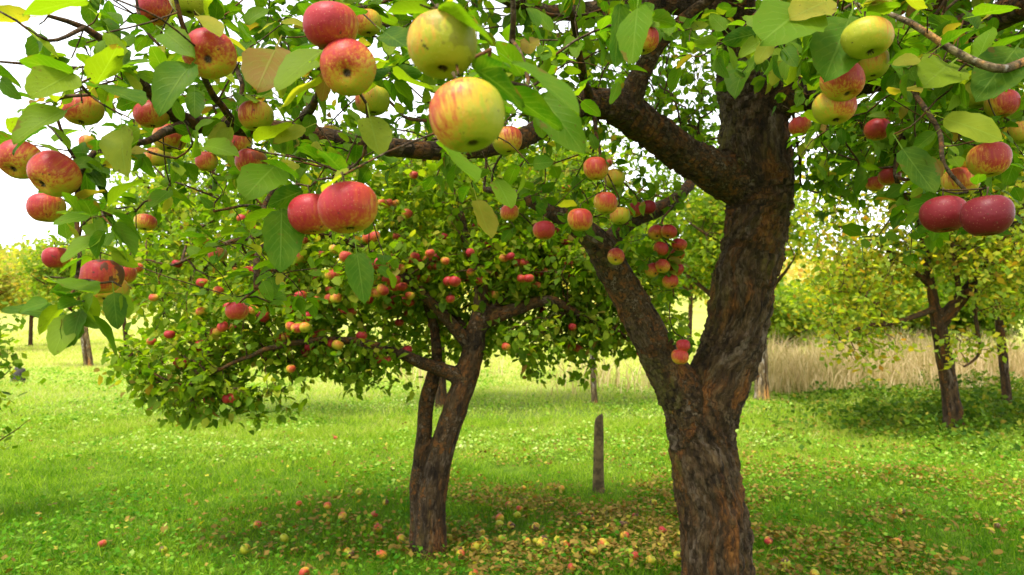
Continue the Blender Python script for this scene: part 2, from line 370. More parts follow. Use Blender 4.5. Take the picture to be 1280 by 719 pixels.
def remesh_limbs(name, limbs, voxel, base, bark=1.0, lump=0.012, plates=0.006, knot=None):
    V, Q, T = [], [], []; n = 0; sk, sr, tt, ss = [], [], [], []
    for li, L in enumerate(limbs):
        p, r = resample(L.p, L.r, max(0.03, voxel * 3)); keep = r > voxel * 1.1
        m = len(r) if keep.all() else max(3, int(np.argmin(keep))); p, r = p[:m], np.maximum(r[:m], voxel * 1.15)
        v, q, t = tube(p, r, 14, True); V.append(v); Q.append(q + n); T.append(t + n); n += len(v)
        sk.append(p); sr.append(r); tt.append(unit(np.gradient(p, axis=0))); ss.append(np.concatenate([[0], np.cumsum(np.linalg.norm(np.diff(p, axis=0), axis=1))]) + 3.7 * li)
    me = mesh_np(name + '_raw', np.concatenate(V), [np.concatenate(Q), np.concatenate(T)])
    o = link(name + '_raw', me); md = o.modifiers.new('r', 'REMESH'); md.mode = 'VOXEL'; md.voxel_size = voxel; md.use_smooth_shade = True
    s2 = o.modifiers.new('s', 'SMOOTH'); s2.factor = 0.5; s2.iterations = 4
    dg = bpy.context.evaluated_depsgraph_get(); ev = bpy.data.meshes.new_from_object(o.evaluated_get(dg))
    bpy.data.objects.remove(o); bpy.data.meshes.remove(me)
    nv = len(ev.vertices); co = np.empty(nv * 3, np.float32); ev.vertices.foreach_get('co', co); co = co.reshape(-1, 3).astype(float)
    no = np.empty(nv * 3, np.float32); ev.vertices.foreach_get('normal', no); no = no.reshape(-1, 3)
    S = np.concatenate(sk); R = np.concatenate(sr); TT = np.concatenate(tt); SS = np.concatenate(ss)
    idx = np.empty(nv, int)
    for c in range(0, nv, 4000):
        d = np.linalg.norm(co[c:c + 4000, None] - S[None], axis=2) - R[None] * 0.6; idx[c:c + 4000] = d.argmin(1)
    rel = co - S[idx]; al = (rel * TT[idx]).sum(1); bc = (rel - TT[idx] * al[:, None]) + np.array([0, 0, 1.0]) * 0
    bco = bc + TT[idx] * ((SS[idx] + al) * 0.30)[:, None]
    wob = bco + 0.045 * np.stack([fbm(bco * 22, 3, 1), fbm(bco * 22, 3, 2), fbm(bco * 22, 3, 3)], 1)
    f1, f2, cid = worley(wob * 31 * bark, 4)
    pl = np.clip((f2 - f1) * 3.2, 0, 1) * (0.45 + 0.55 * cid)
    rr = np.clip(R[idx] / 0.12, 0.12, 1.0)
    disp = rr * (plates * (pl - 0.45) + lump * (fbm(co * 6, 3, 7) - 0.5) * 2 + plates * 2.2 * (fbm(bco * 60 * bark, 3, 11) - 0.5))
    if knot is not None:
        dk = np.linalg.norm(co - knot, axis=1); disp = disp + .022 * np.exp(-((dk - .05) / .02) ** 2) - .05 * np.exp(-(dk / .028) ** 2)
    co2 = co + no * disp[:, None] - base
    ev.vertices.foreach_set('co', co2.astype(np.float32).ravel())
    a = ev.attributes.new('barkco', 'FLOAT_VECTOR', 'POINT'); a.data.foreach_set('vector', bco.astype(np.float32).ravel())
    ev.name = name; ev.update()
    return ev

def grow(limbs, att, bf=0.35, rmin=0.0013, expo=2.4, thick_start=0.03):
    """join attractor points to the limbs by a balanced spanning tree; returns nodes, parents, radii, index of first attractor"""
    ns, nr, npar = [], [], []
    for L in limbs:
        p, r = resample(L.p, L.r, 0.04)
        ns.append(p); nr.append(r)
    S = np.concatenate(ns); R = np.concatenate(nr); n0 = len(S); N = len(att)
    # thick wood is a poor place for a twig to start: only thin wood and limb ends attract
    pen = np.where(R > thick_start, 0.25 + R * 1.5, 0.0)
    best = np.full(N, 1e9); par = np.zeros(N, int); plen = np.zeros(N)
    for c in range(0, N, 500):
        d = np.linalg.norm(att[c:c + 500, None] - S[None], axis=2) + pen[None]
        par[c:c + 500] = d.argmin(1); best[c:c + 500] = d.min(1)
    done = np.zeros(N, bool); order = []
    cost = best.copy()
    for _ in range(N):
        i = int(np.argmin(np.where(done, 1e9, cost))); done[i] = True; order.append(i)
        pp = par[i]; plen[i] = (plen[pp - n0] if pp >= n0 else 0) + np.linalg.norm(att[i] - (S[pp] if pp < n0 else att[pp - n0]))
        d = np.linalg.norm(att - att[i], axis=1) + bf * plen[i]
        m = (~done) & (d < cost); cost[m] = d[m]; par[m] = n0 + i
    w = np.full(N, rmin ** expo); rad = np.zeros(N)
    for i in reversed(order):
        rad[i] = w[i] ** (1 / expo)
        if par[i] >= n0: w[par[i] - n0] += w[i]
    return S, R, n0, par, np.minimum(rad, 0.016), order

def twig_mesh(name, att, S, R, n0, par, rad, order, base, sides=4, sub=2, wig=0.12, extra=(), estep=0.03):
    ch = {}
    for i in order: ch.setdefault(par[i], []).append(i)
    pos = lambda k: S[k] if k < n0 else att[k - n0]
    V, Q, n = [], [], 0; rg = np.random.default_rng(5)
    tdir = np.zeros_like(att)
    def emit(ids):
        nonlocal n
        pts = [pos(ids[0])]; rr = [min(rad[ids[1] - n0] * 1.15, 0.02)]
        for k in ids[1:]: pts.append(att[k - n0]); rr.append(rad[k - n0])
        pts = np.array(pts); rr = np.array(rr)
        a, b = [pts[0]], [rr[0]]
        for i in range(len(pts) - 1):
            L = np.linalg.norm(pts[i + 1] - pts[i])
            m = (pts[i] + pts[i + 1]) / 2 + rg.normal(0, wig * L, 3) * 0.6; a += [m, pts[i + 1]]; b += [(rr[i] + rr[i + 1]) / 2, rr[i + 1]]
        p, r = resample(a, b, 1e9 if sub == 1 else np.linalg.norm(np.diff(pts, axis=0), axis=1).mean() / (2 * sub))
        v, q, _ = tube(p, r, sides if r.max() < 0.006 else sides + 3)
        V.append(v); Q.append(q + n); n += len(v)
        for j in range(1, len(ids)): tdir[ids[j] - n0] = pts[j] - pts[j - 1]
    stack = [(p, c) for p in list(ch) if p < n0 for c in ch[p]]
    while stack:
        p, c = stack.pop(); ids = [p, n0 + c]; cur = n0 + c
        while cur in ch:
            ks = sorted(ch[cur], key=lambda k: -rad[k]); stack += [(cur, k) for k in ks[1:]]; cur = n0 + ks[0]; ids.append(cur)
        emit(ids)
    for L in extra:
        p, r = resample(L.p, L.r, estep); p = p + np.stack([vnoise(p * 14, s) - 0.5 for s in (1, 2, 3)], 1) * np.clip(r, 0, .012)[:, None] * 1.2
        v, q, _ = tube(p, np.maximum(r, 0.0012), 8 if estep < .05 else 5); V.append(v); Q.append(q + n); n += len(v)
    return mesh_np(name, np.concatenate(V) - base, [np.concatenate(Q)]), unit(tdir)

# leaf templates: verts (u along, v across, w out of plane), quads/tris, uv
def leaf_template(rows, across, width=0.62, curl=0.18, fold=0.22, bend=0.25, pet=0.32, wave=0.03, asym=0.0, serr=0.0, stalk=True):
    us = (.5 - .5 * np.cos(np.linspace(0, np.pi, rows + 1))) * .45 + np.linspace(0, 1, rows + 1) * .55; V, UV = [], []
    prof = lambda u: np.sin(np.pi * np.clip(u, 0, 1) ** 0.88) ** 0.56 * (1 - 0.22 * u)
    for i, u in enumerate(us):
        h = width / 2 * prof(u) * 1.12 if 0 < u < 1 else (0.012 if u == 0 else 0.004)
        for j in range(across):
            s = -1 + 2 * j / (across - 1)
            hh = h * (1 + (serr * (1 if i % 2 else -1) if abs(s) == 1 else 0)) * (1 + asym * s)
            V.append((u, s * hh, fold * abs(s) * h * 1.3 - bend * u * u * 0.5 + curl * s * s * s * h * 0.4 + wave * math.sin(u * 9 + s * 2) * abs(s)))
            UV.append((u, s * 0.5))
    Q = [(i * across + j, i * across + j + 1, (i + 1) * across + j + 1, (i + 1) * across + j) for i in range(rows) for j in range(across - 1)]
    V = np.array(V); V[:, 0] += pet
    if not stalk: return V, np.array(Q), np.array(UV)
    b = len(V)
    V = np.concatenate([V, [(0, -0.008, 0.03), (0, 0.008, 0.03), (pet + 0.02, -0.012, 0), (pet + 0.02, 0.012, 0)]])
    UV = UV + [(0, 0.0), (0, 0.0), (0, 0.0), (0, 0.0)]; Q.append((b, b + 1, b + 3, b + 2))
    return V, np.array(Q), np.array(UV)
TPL_NEAR = [leaf_template(11, 3, width=wd * .86, fold=fo, bend=be, curl=cu, wave=wa, asym=asy, serr=0.04) for wd, fo, be, cu, wa, asy in
            ((.66, .18, .22, .2, .02, .05), (.60, .35, .35, -.2, .03, -.06), (.72, .10, .12, .3, .035, .03), (.56, .55, .45, .1, .02, 0), (.64, .25, -.12, -.3, .03, .08), (.70, .30, .6, .2, .045, -.05))]
TPL_MID = [leaf_template(3, 3, width=wd, fold=fo, bend=be, pet=.2, stalk=False) for wd, fo, be in ((.66, .2, .25), (.6, .45, .4), (.72, .1, .1))]
TPL_FAR = [leaf_template(2, 2, width=.78, fold=0, bend=.3, pet=.1, stalk=False), leaf_template(2, 2, width=.7, fold=0, bend=-.2, pet=.1, stalk=False)]

def scatter_leaves(tpls, b, a, n, L, tint):
    s = np.cross(n, a); V, Q, UV, TI = [], [], [], []; off = 0; w_ = np.arange(len(b)) % len(tpls)
    for k, (tv, tq, tu) in enumerate(tpls):
        m = w_ == k
        if not m.any(): continue
        bb, aa, nn, s2, LL = b[m], a[m], n[m], s[m], L[m][:, None, None]
        v = bb[:, None] + LL * (tv[None, :, 0:1] * aa[:, None] + tv[None, :, 1:2] * s2[:, None] + tv[None, :, 2:3] * nn[:, None])
        V.append(v.reshape(-1, 3)); Q.append((tq[None] + (np.arange(m.sum()) * len(tv))[:, None, None]).reshape(-1, 4) + off); off += m.sum() * len(tv)
        UV.append(np.tile(tu, (m.sum(), 1))); TI.append(np.repeat(tint[m], len(tv)))
    return np.concatenate(V), np.concatenate(Q), np.concatenate(UV), np.concatenate(TI)

def rosettes(pts, tdir, k, size, rg, spread=0.004, droop=0.35):
    N = len(pts); kk = rg.integers(k[0], k[1] + 1, N); rep = np.repeat(np.arange(N), kk); n = len(rep)
    d = tdir[rep].copy(); bad = np.linalg.norm(d, axis=1) < 0.5; d[bad] = unit(rg.normal(size=(bad.sum(), 3)))
    r = unit(rg.normal(size=(n, 3))); r = unit(r - d * (r * d).sum(1)[:, None] * 0.9)
    a = unit(r + d * rg.uniform(-0.1, 0.9, n)[:, None] + np.array([0, 0, -1]) * (droop * rg.uniform(0.0, 1.6, n))[:, None])
    up = np.array([0, 0, 1.0]) + rg.normal(0, 0.55, (n, 3)); nn = unit(up - a * (up * a).sum(1)[:, None])
    L = size * np.clip(rg.normal(1, 0.22, n), 0.5, 1.5)
    b = pts[rep] - d * rg.uniform(0, 0.035, n)[:, None] * (size / 0.06) + rg.normal(0, spread, (n, 3))
    return b, a, nn, L
def tints(n, rg, lo=0.05, hi=0.85, odd=0.05):
    t = np.clip(rg.normal((lo + hi) / 2, (hi - lo) / 4, n), 0.0, 0.88); m = rg.random(n) < odd; t[m] = rg.uniform(0.9, 1.0, m.sum()); return t

def blob_points(blobs, leaf_area, per, rg, boost=1.0):
    out = []
    for (px, py, D, rx, ry, rD, lai) in blobs:
        area = math.pi * rx * ry * (D / F) ** 2; n = max(3, int(round(area * lai * boost / leaf_area / per)))
        q = rg.normal(size=(n, 3)); q = unit(q) * rg.random((n, 1)) ** 0.42
        out.append(Parr(np.stack([px + q[:, 0] * rx, py + q[:, 1] * ry, np.maximum(D + q[:, 2] * rD, 0.5)], 1)))
    return np.concatenate(out)

# ------------------------------------------------------------------ apples
def apple_mesh(name, seed, seg=28, rings=18, squat=0.86):
    rg = np.random.default_rng(seed); V = []; ph = rg.uniform(0, 6.28, 3); am = rg.uniform(0.0, 0.03, 3); sk = rg.normal(0, 0.05, 2)
    for i in range(rings + 1):
        t = math.pi * i / rings
        for j in range(seg):
            an = 2 * math.pi * j / seg
            rr = math.sin(t) ** 0.88 if 0 < i < rings else 0.0
            z = math.cos(t) * squat
            rad = math.sqrt(max(0, 1 - (abs(math.cos(t))) ** 2.3))
            rad = rad * (1 + 0.06 * math.cos(t))
            z -= 0.34 * math.exp(-(rad / 0.30) ** 2) if z > 0 else 0
            z += 0.26 * math.exp(-(rad / 0.26) ** 2) if z < 0 else 0
            lob = 1 + am[0] * math.cos(5 * an + ph[0]) * (0.4 - 0.6 * math.cos(t)) + am[1] * math.cos(2 * an + ph[1]) + am[2] * 0.7 * math.cos(3 * an + ph[2])
            V.append((rad * lob * math.cos(an) + sk[0] * z, rad * lob * math.sin(an) + sk[1] * z, z + 0.04 * am[1] / 0.03 * math.cos(an + ph[2]) * rad))
    V = np.array(V); Q = [(i * seg + j, i * seg + (j + 1) % seg, (i + 1) * seg + (j + 1) % seg, (i + 1) * seg + j) for i in range(rings) for j in range(seg)]
    me = mesh_np(name, V, [np.array(Q)[:, ::-1]]); me.materials.append(M_APPLE); return me
APPLES = [apple_mesh('apple', s, squat=q) for s, q in ((1, .86), (2, .92), (3, .80), (4, .88), (5, .96))]
APPLES_LO = [apple_mesh('small_apple', s, 14, 9, q) for s, q in ((6, .88), (7, .95), (8, .82))]
def stem_mesh():
    p, r = resample([(0, 0, 0.45), (0.02, 0, 0.75), (0.10, 0.02, 1.05), (0.14, 0.02, 1.25)], [0.035, 0.03, 0.035, 0.05], 0.1)
    v, q, t = tube(p, r, 6, True); me = mesh_np('stem', v, [q, t]); me.materials.append(M_STEM); return me
def calyx_mesh():
    V, T = [], []
    for j in range(5):
        a = j * 2 * math.pi / 5
        for (rr, da, z) in ((0.03, -0.5, -0.60), (0.03, 0.5, -0.60), (0.14, 0.0, -0.70), (0.10, 0.35, -0.78)):
            V.append((rr * math.cos(a + da), rr * math.sin(a + da), z))
        b = 4 * j; T += [(b, b + 1, b + 2), (b + 1, b + 3, b + 2)]
    me = mesh_np('calyx', np.array(V), [np.array(T)]); me.materials.append(M_CALYX); return me
STEM, CALYX = stem_mesh(), calyx_mesh()
CAM_R = np.array([1, 0, 0.0]); CAM_U = np.array([0, -st, ct]); CAM_F = np.array([0, ct, st])
def apple_at(c, diam, up, red_dir, blush, dark=0.0, rot=0.0, hi=True, name='apple'):
    me = (APPLES if hi else APPLES_LO)[random.randrange(5 if hi else 3)]
    o = bpy.data.objects.new(name, me); C.objects.link(o)
    z = Vector(up).normalized(); x = Vector(red_dir); x = (x - z * x.dot(z)).normalized(); y = z.cross(x)
    s = diam / 2
    o.matrix_world = Matrix.Translation(Vector(c)) @ Matrix((x, y, z)).transposed().to_4x4() @ Matrix.Scale(s, 4)
    o.color = (blush, dark, rot, 1)
    if hi:
        link('stem', STEM, parent=o); link('calyx', CALYX, parent=o)
    return o

# ------------------------------------------------------------------ the apples hanging on the near tree
# px, py, size px, calyx direction (right, down, towards the viewer), red cheek direction, blush, crimson, rot, label
G_MAIN = 'apples hanging from the thick trunked tree'
HERO = [
 (262, 68, 62, (.25, .35, .8), (-.3, -.9, .4), .72, .1, 0, 'rosy apple with its dark calyx showing, alone beside a drooping dark leaf'),
 (414, 33, 66, (0, 1, -.1), (-.6, -.5, .6), .80, .05, 0, 'pink red apple hanging just above a scabbed apple'),
 (435, 85, 68, (.15, .3, .85), (-.4, -.8, .3), .66, 0, 0, 'red apple with calyx facing out, yellow below, under a pink apple'),
 (459, 29, 36, (.2, 1, .1), (-.8, .1, .5), .45, 0, 0, 'small yellow and red apple peeping out behind a pink apple'),
 (553, 57, 87, (.05, 1, .25), (-.9, -.4, .3), .20, 0, .35, 'large yellow green apple with a brown rotten patch near its stem'),
 (584, 145, 93, (.25, .9, .2), (-.95, -.2, .35), .36, 0, 0, 'biggest apple, green yellow with a red striped cheek'),
 (103, 138, 46, (0, 1, .2), (-.3, -.9, .4), .50, 0, 0, 'half red half green apple under a bluish leaf'),
 (190, 143, 42, (.1, 1, 0), (-.4, -.8, .4), .58, 0, 0, 'red topped apple touching a smaller yellow one below it'),
 (212, 173, 38, (.1, 1, .3), (.1, -.9, .4), .42, 0, 0, 'yellow apple with orange top hanging below a red topped apple'),
 (68, 218, 58, (-.3, .5, .7), (-.3, -.8, .5), .66, .05, 0, 'dull red apple with calyx hollow, lower of a pair'),
 (25, 200, 50, (0, .6, .7), (-.6, -.4, .6), .66, .1, 0, 'dull red apple half hidden behind a scabbed neighbour'),
 (58, 260, 42, (0, 1, .1), (-.3, -.8, .4), .62, 0, 0, 'rosy apple tucked among leaves below a pair of red apples'),
 (70, 322, 30, (0, 1, 0), (-.5, -.2, .6), .82, .1, 0, 'narrow red apple half covered by a pale leaf'),
 (127, 346, 48, (.1, 1, .1), (-.1, -.7, .6), .60, 0, .9, 'orange red apple with a brown sunken spot by its stem'),
 (137, 363, 40, (0, .6, .8), (-.3, -.6, .5), .50, 0, 0, 'yellow red apple with dark calyx under a brown spotted apple'),
 (155, 343, 28, (0, 1, .1), (.2, -.7, .5), .50, 0, 0, 'small orange apple squeezed behind the brown spotted apple'),
 (390, 268, 58, (.1, 1, .1), (-.6, -.5, .6), .74, 0, 0, 'rosy apple behind its bigger twin on a low hanging twig'),
 (435, 260, 72, (.2, 1, .2), (-.4, -.7, .6), .68, 0, 0, 'shiny pink and yellow apple in front of its twin on a low twig'),
 (194, 12, 42, (.1, 1, .3), (-.6, -.5, .6), .78, .05, 0, 'pinkish red apple next to a green one high in the leaves'),
 (236, -2, 46, (.1, 1, .1), (-.8, -.5, .3), .12, 0, 0, 'plain green apple next to a pinkish red one'),
 (466, 126, 42, (.1, 1, .1), (-.7, -.5, .4), .28, 0, 0, 'yellow green apple half behind a pink scabbed apple'),
 (320, 145, 42, (0, 1, .1), (-.6, -.6, .5), .44, 0, 0, 'yellow and red apple by the long mossy limb'),
 (300, 178, 28, (0, 1, .1), (-.5, -.5, .5), .62, 0, 0, 'small orange red apple under the long mossy limb'),
 (314, 203, 38, (0, 1, .2), (-.2, -.8, .5), .5, 0, .6, 'brownish apple hanging beneath a pale green leaf'),
 (258, 202, 26, (0, 1, .1), (-.5, -.6, .5), .56, 0, 0, 'small rosy green apple beside a yellow green leaf'),
 (197, 196, 30, (0, 1, 0), (-.5, -.6, .5), .35, 0, 0, 'shaded yellow apple behind the lower of two hanging apples'),
 (148, 82, 22, (0, 1, .1), (-.5, -.6, .5), .72, .2, 0, 'small dark red apple deep in the left spray'),
 (109, 178, 19, (0, 1, .1), (-.5, -.6, .5), .4, 0, 0, 'tiny yellow apple below a half red apple'),
 (182, 278, 26, (0, 1, .3), (.6, -.5, .5), .4, 0, 1, 'small half rotten brown apple on a low twig'),
 (803, 50, 40, (0, 1, .1), (.7, -.5, .4), .50, 0, 0, 'pink yellow apple half hidden by an upright leaf near the limb fork'),
 (1053, 102, 50, (.1, .8, .5), (.1, -.9, .5), .64, .05, 0, 'red apple sitting on top of a striped yellow one'),
 (1043, 134, 50, (0, 1, .3), (.5, -.5, .5), .48, 0, 0, 'striped yellow apple pressed under a red one'),
 (1084, 48, 58, (.1, 1, .3), (.8, -.2, .4), .24, 0, 0, 'broad green yellow apple beneath broad leaves'),
 (1089, 80, 42, (.1, 1, .2), (-.4, -.5, .4), .25, 0, 0, 'shaded yellow apple under a broad green one'),
 (1180, 268, 52, (0, 1, .2), (-.1, -.8, .6), .95, .75, 0, 'dark crimson apple with green base, one of a touching pair'),
 (1234, 270, 57, (0, 1, .1), (-.1, -.5, .8), 1.0, .95, 0, 'wholly dark crimson apple, one of a touching pair'),
 (1123, 12, 18, (0, 1, .1), (-.4, -.7, .5), .85, .2, 0, 'tiny bright red apple above the pale branch'),
 (1097, 162, 30, (0, 1, .1), (-.2, -.8, .5), .66, .15, 0, 'muted red apple in the shade under the pale branch'),
 (1000, 158, 26, (0, 1, .2), (-.6, -.5, .5), .55, 0, 0, 'pinkish apple hanging close against the thick trunk'),
 (1236, 200, 48, (0, 1, .2), (.1, -.9, .4), .55, .25, 0, 'reddish brown apple above the crimson pair'),
 (1252, 130, 38, (0, 1, .1), (.4, -.6, .5), .62, .3, 0, 'dull red apple in deep shade by hanging twigs'),
 (1222, 118, 36, (0, 1, .1), (.8, -.2, .4), .12, .1, 0, 'dull green apple in deep shade by hanging twigs'),
 (1200, 228, 42, (0, 1, .2), (-.2, -.8, .5), .36, .2, 0, 'olive apple hidden above the crimson pair'),
 (1276, 166, 30, (0, 1, .1), (-.2, -.8, .5), .2, .2, 0, 'green apple at the end of the shaded right branch'),
 (1112, 221, 26, (0, 1, .1), (-.2, -.8, .5), .6, .1, 0, 'orange red apple amid shaded leaves right of the trunk'),
 (1094, 230, 22, (0, 1, .1), (-.2, -.8, .5), .5, .1, 0, 'small red apple touching a larger orange one in shade'),
 (745, 211, 31, (0, 1, .1), (-.1, -.9, .4), .48, 0, 0, 'yellow apple with red top under the forked limb'),
 (768, 223, 25, (0, 1, .2), (-.4, -.6, .4), .2, 0, 0, 'yellow green apple next to a red topped one under the forked limb'),
 (680, 288, 27, (.1, 1, .2), (.2, -.7, .6), .70, 0, 0, 'bright orange red apple left of the lower limb'),
 (725, 275, 31, (0, 1, .1), (.1, -.8, .6), .5, 0, 0, 'orange yellow apple resting on the lower limb'),
 (757, 254, 29, (0, 1, .2), (.2, -.8, .5), .48, 0, 0, 'orange topped apple above the lower limb'),
 (775, 270, 25, (0, 1, .2), (-.5, -.5, .4), .24, 0, 0, 'yellow apple in a row above the lower limb'),
 (637, 266, 23, (0, 1, .1), (-.1, -.8, .6), .45, 0, 0, 'small orange apple beyond the end of the lower limb'),
 (794, 262, 20, (0, 1, .4), (.2, -.8, .5), .70, .1, 0, 'red apple between yellow and dark red ones above the lower limb'),
 (810, 259, 20, (0, 1, .1), (.2, -.5, .8), .95, .5, 0, 'dark red apple at the end of a row above the lower limb'),
 (770, 321, 21, (-.2, .3, .9), (.2, -.5, .6), .62, 0, 0, 'round red apple with calyx showing, against the lower limb'),
 (850, 446, 21, (0, 1, .2), (0, -.9, .4), .52, 0, 0, 'yellow red apple hanging lowest in the fork of the thick trunk'),
 (854, 432, 17, (0, 1, .2), (0, -.9, .4), .72, 0, 0, 'small red apple just above the lowest one in the trunk fork'),
 (634, 176, 38, (.2, 1, .2), (.5, -.5, .5), .4, .3, 1, 'brown rotten apple behind the biggest apple'),
 (413, 168, 24, (0, 1, .1), (-.6, -.5, .4), .25, 0, 0, 'small yellow green apple in shade under a scabbed apple'),
 (272, 318, 22, (0, 1, .1), (-.6, -.5, .4), .6, 0, .5, 'small pink and brown apple on a dangling twig'),
 (296, 389, 27, (0, 1, .2), (0, -.8, .5), .62, 0, 0, 'orange apple hanging among leaves on the lowest dangling twig'),
]
for (px, py) in ((820, 291), (836, 290), (826, 311), (847, 318), (828, 333), (845, 336), (838, 352), (816, 338), (849, 306)):
    HERO.append((px, py, random.uniform(18, 22), (random.uniform(-.5, .5), .6, random.uniform(0, .9)), (random.uniform(-.3, .6), -.7, .5), random.uniform(.5, .72), 0, 0, 'red apple in the tight bunch between the lower limb and the trunk'))
apples_px = []; att_apples = []
for (px, py, dpx, cal, rd, blush, dark, rot, label) in HERO:
    real = 0.074 * random.uniform(0.97, 1.03) if dpx > 24 else 0.070
    if label.startswith('red apple in the tight'): D = 3.05 + random.uniform(-.06, .06)
    elif 'lowest' in label and 'fork' in label: D = 3.0
    else: D = F * real / dpx
    c = P(px, py, D)
    v = lambda t: t[0] * CAM_R - t[1] * CAM_U - t[2] * CAM_F
    up = -v(cal); up = up / np.linalg.norm(up) + np.array([0, 0, .25])
    o = apple_at(c, dpx * D / F * 1.02, up, v(rd), blush, dark, rot)
    grp = G_MAIN if not label.startswith('red apple in the tight') else 'bunch of red apples beside the lower limb'
    tag(o, label, 'apple', grp)
    apples_px.append((px, py, dpx, D))
    u = up / np.linalg.norm(up); att_apples.append(c + u * dpx * D / F * 0.5 * 1.22)
apples_px = np.array(apples_px); att_apples = np.array(att_apples)

def clear_view(pts, L, margin=0.55):
    """prune leaves that would hang right in front of the near fruit or against the lens"""
    q = proj(pts); keep = (q[:, 2] > 0.62) | (pts[:, 2] > 2.45)
    for (ax, ay, ad, aD) in apples_px:
        if ad < 23: continue
        d = np.hypot(q[:, 0] - ax, q[:, 1] - ay)
        keep &= ~((d < ad * margin + 0.12 * L * F / np.maximum(q[:, 2], .3)) & (q[:, 2] < aD + 0.02) & (q[:, 2] > 0))
    return keep

# ------------------------------------------------------------------ the thick trunked tree
TB = P(905, 799, 3.25); TB[2] = gz1(TB[0], TB[1])
trunk_main = Limb([(907, 815, 3.25, 150), (904, 790, 3.25, 116), (900, 760, 3.25, 98), (896, 719, 3.25, 89), (893, 650, 3.25, 86), (884, 600, 3.25, 84), (879, 550, 3.25, 80), (884, 510, 3.25, 80),
    (897, 475, 3.25, 78), (915, 425, 3.24, 74), (930, 350, 3.22, 73), (942, 300, 3.2, 73), (949, 250, 3.2, 82), (946, 215, 3.2, 88), (942, 150, 3.18, 78), (936, 100, 3.15, 72), (922, 50, 3.1, 60),
    (915, 0, 3.0, 54), (905, -80, 2.9, 48), (880, -200, 2.8, 36), (860, -330, 2.8, 22), (850, -430, 2.8, 9)])
limbA = Limb([(884, 620, 3.25, 40), (874, 560, 3.25, 62), (862, 515, 3.24, 62), (845, 480, 3.22, 55), (822, 440, 3.2, 48), (796, 390, 3.15, 43), (765, 335, 3.1, 40), (742, 298, 3.05, 33), (702, 272, 3.05, 23), (655, 248, 3.1, 15), (605, 236, 3.2, 7)])
limbA2 = Limb([(752, 315, 3.08, 26), (785, 278, 3.2, 21), (832, 258, 3.4, 18), (860, 232, 3.6, 14), (880, 190, 3.9, 6)])
limbB = Limb([(950, 240, 3.2, 66), (912, 226, 3.17, 56), (880, 208, 3.1, 50), (850, 190, 3.05, 46), (810, 160, 2.95, 44), (780, 139, 2.85, 43), (755, 130, 2.78, 38), (728, 130, 2.7, 31), (690, 152, 2.55, 25),
    (640, 178, 2.35, 23), (560, 189, 2.15, 23), (460, 181, 1.95, 23), (370, 167, 1.8, 24), (300, 159, 1.68, 24), (235, 152, 1.55, 20), (180, 110, 1.42, 14), (140, 62, 1.3, 11), (105, 35, 1.25, 8), (60, 20, 1.2, 5)])
limbB2 = Limb([(782, 138, 2.85, 36), (800, 95, 2.8, 25), (818, 62, 2.75, 20), (850, 30, 2.7, 16), (905, -20, 2.6, 12), (930, -90, 2.4, 6)])
limbC = Limb([(942, 140, 3.18, 60), (990, 116, 3.1, 52), (1045, 108, 2.85, 44), (1100, 92, 2.6, 40), (1180, 48, 2.25, 38), (1280, 8, 1.9, 34), (1400, -40, 1.55, 24), (1480, -90, 1.4, 12)])
limbD = Limb([(918, 20, 3.05, 46), (860, 5, 2.85, 30), (780, 8, 2.6, 22), (690, 16, 2.35, 20), (640, 0, 2.2, 18), (560, -40, 2.0, 14), (450, -80, 1.7, 10), (330, -90, 1.5, 6)])
limbE = Limb(np.concatenate([np.concatenate([Parr(np.array([(905, -80, 2.9), (1000, -170, 2.7), (1120, -260, 2.3)], float)), [[.06], [.045], [.036]]], 1), [(1.35, 1.3, 2.95, .03), (1.3, .5, 3.1, .022), (1.1, -.4, 3.1, .014), (.9, -1.1, 3.0, .006)]]), px=False)  # extended unseen over and behind the camera to carry the added shading crown
limbF = Limb([(900, -110, 2.88, 34), (940, -190, 3.4, 26), (990, -200, 4.0, 14), (1010, -190, 4.5, 6)])
thick = [trunk_main, limbA, limbA2, limbB, limbB2, limbC, limbD, limbE, limbF]
thin = [Limb(s) for s in (
 [(372, 167, 1.8, 15), (398, 110, 1.5, 9), (405, 50, 1.3, 8), (425, -40, 1.2, 5)],
 [(560, 189, 2.15, 12), (598, 150, 1.6, 8), (625, 110, 1.1, 9), (640, 50, .95, 8), (640, -30, .9, 5)],
 [(236, 152, 1.55, 14), (180, 178, 1.35, 8), (118, 190, 1.2, 7), (96, 250, 1.12, 6), (100, 320, 1.08, 5), (86, 385, 1.03, 4)],
 [(462, 181, 1.95, 10), (440, 205, 1.5, 6), (418, 222, 1.15, 6)],
 [(300, 159, 1.68, 10), (262, 110, 1.4, 8), (235, 50, 1.15, 7), (215, -20, 1.1, 5)],
 [(370, 167, 1.8, 8), (372, 230, 1.75, 5), (350, 330, 1.8, 4), (300, 378, 2.0, 3)],
 [(738, 128, 2.72, 12), (725, 70, 2.4, 9), (715, 20, 2.2, 7), (700, -40, 2.0, 4)],
 [(742, 140, 2.74, 6), (748, 180, 2.55, 4), (752, 205, 2.4, 3)],
 [(1178, 50, 2.26, 12), (1140, 100, 1.7, 7), (1172, 158, 1.45, 6), (1180, 205, 1.35, 5), (1208, 240, 1.3, 5)],
 [(1050, 106, 2.8, 14), (1065, 60, 2.0, 9), (1062, 10, 1.5, 9), (1050, -30, 1.3, 6)],
 [(1100, 92, 2.6, 14), (1130, 150, 2.3, 9), (1120, 220, 2.2, 6), (1150, 280, 2.3, 4)],
 [(105, 35, 1.25, 6), (60, 50, 1.15, 4), (20, 25, 1.1, 3), (-30, 0, 1.1, 2)],
 [(96, 85, 1.2, 5), (50, 82, 1.15, 4), (0, 78, 1.1, 3), (-50, 74, 1.1, 2)],
)]
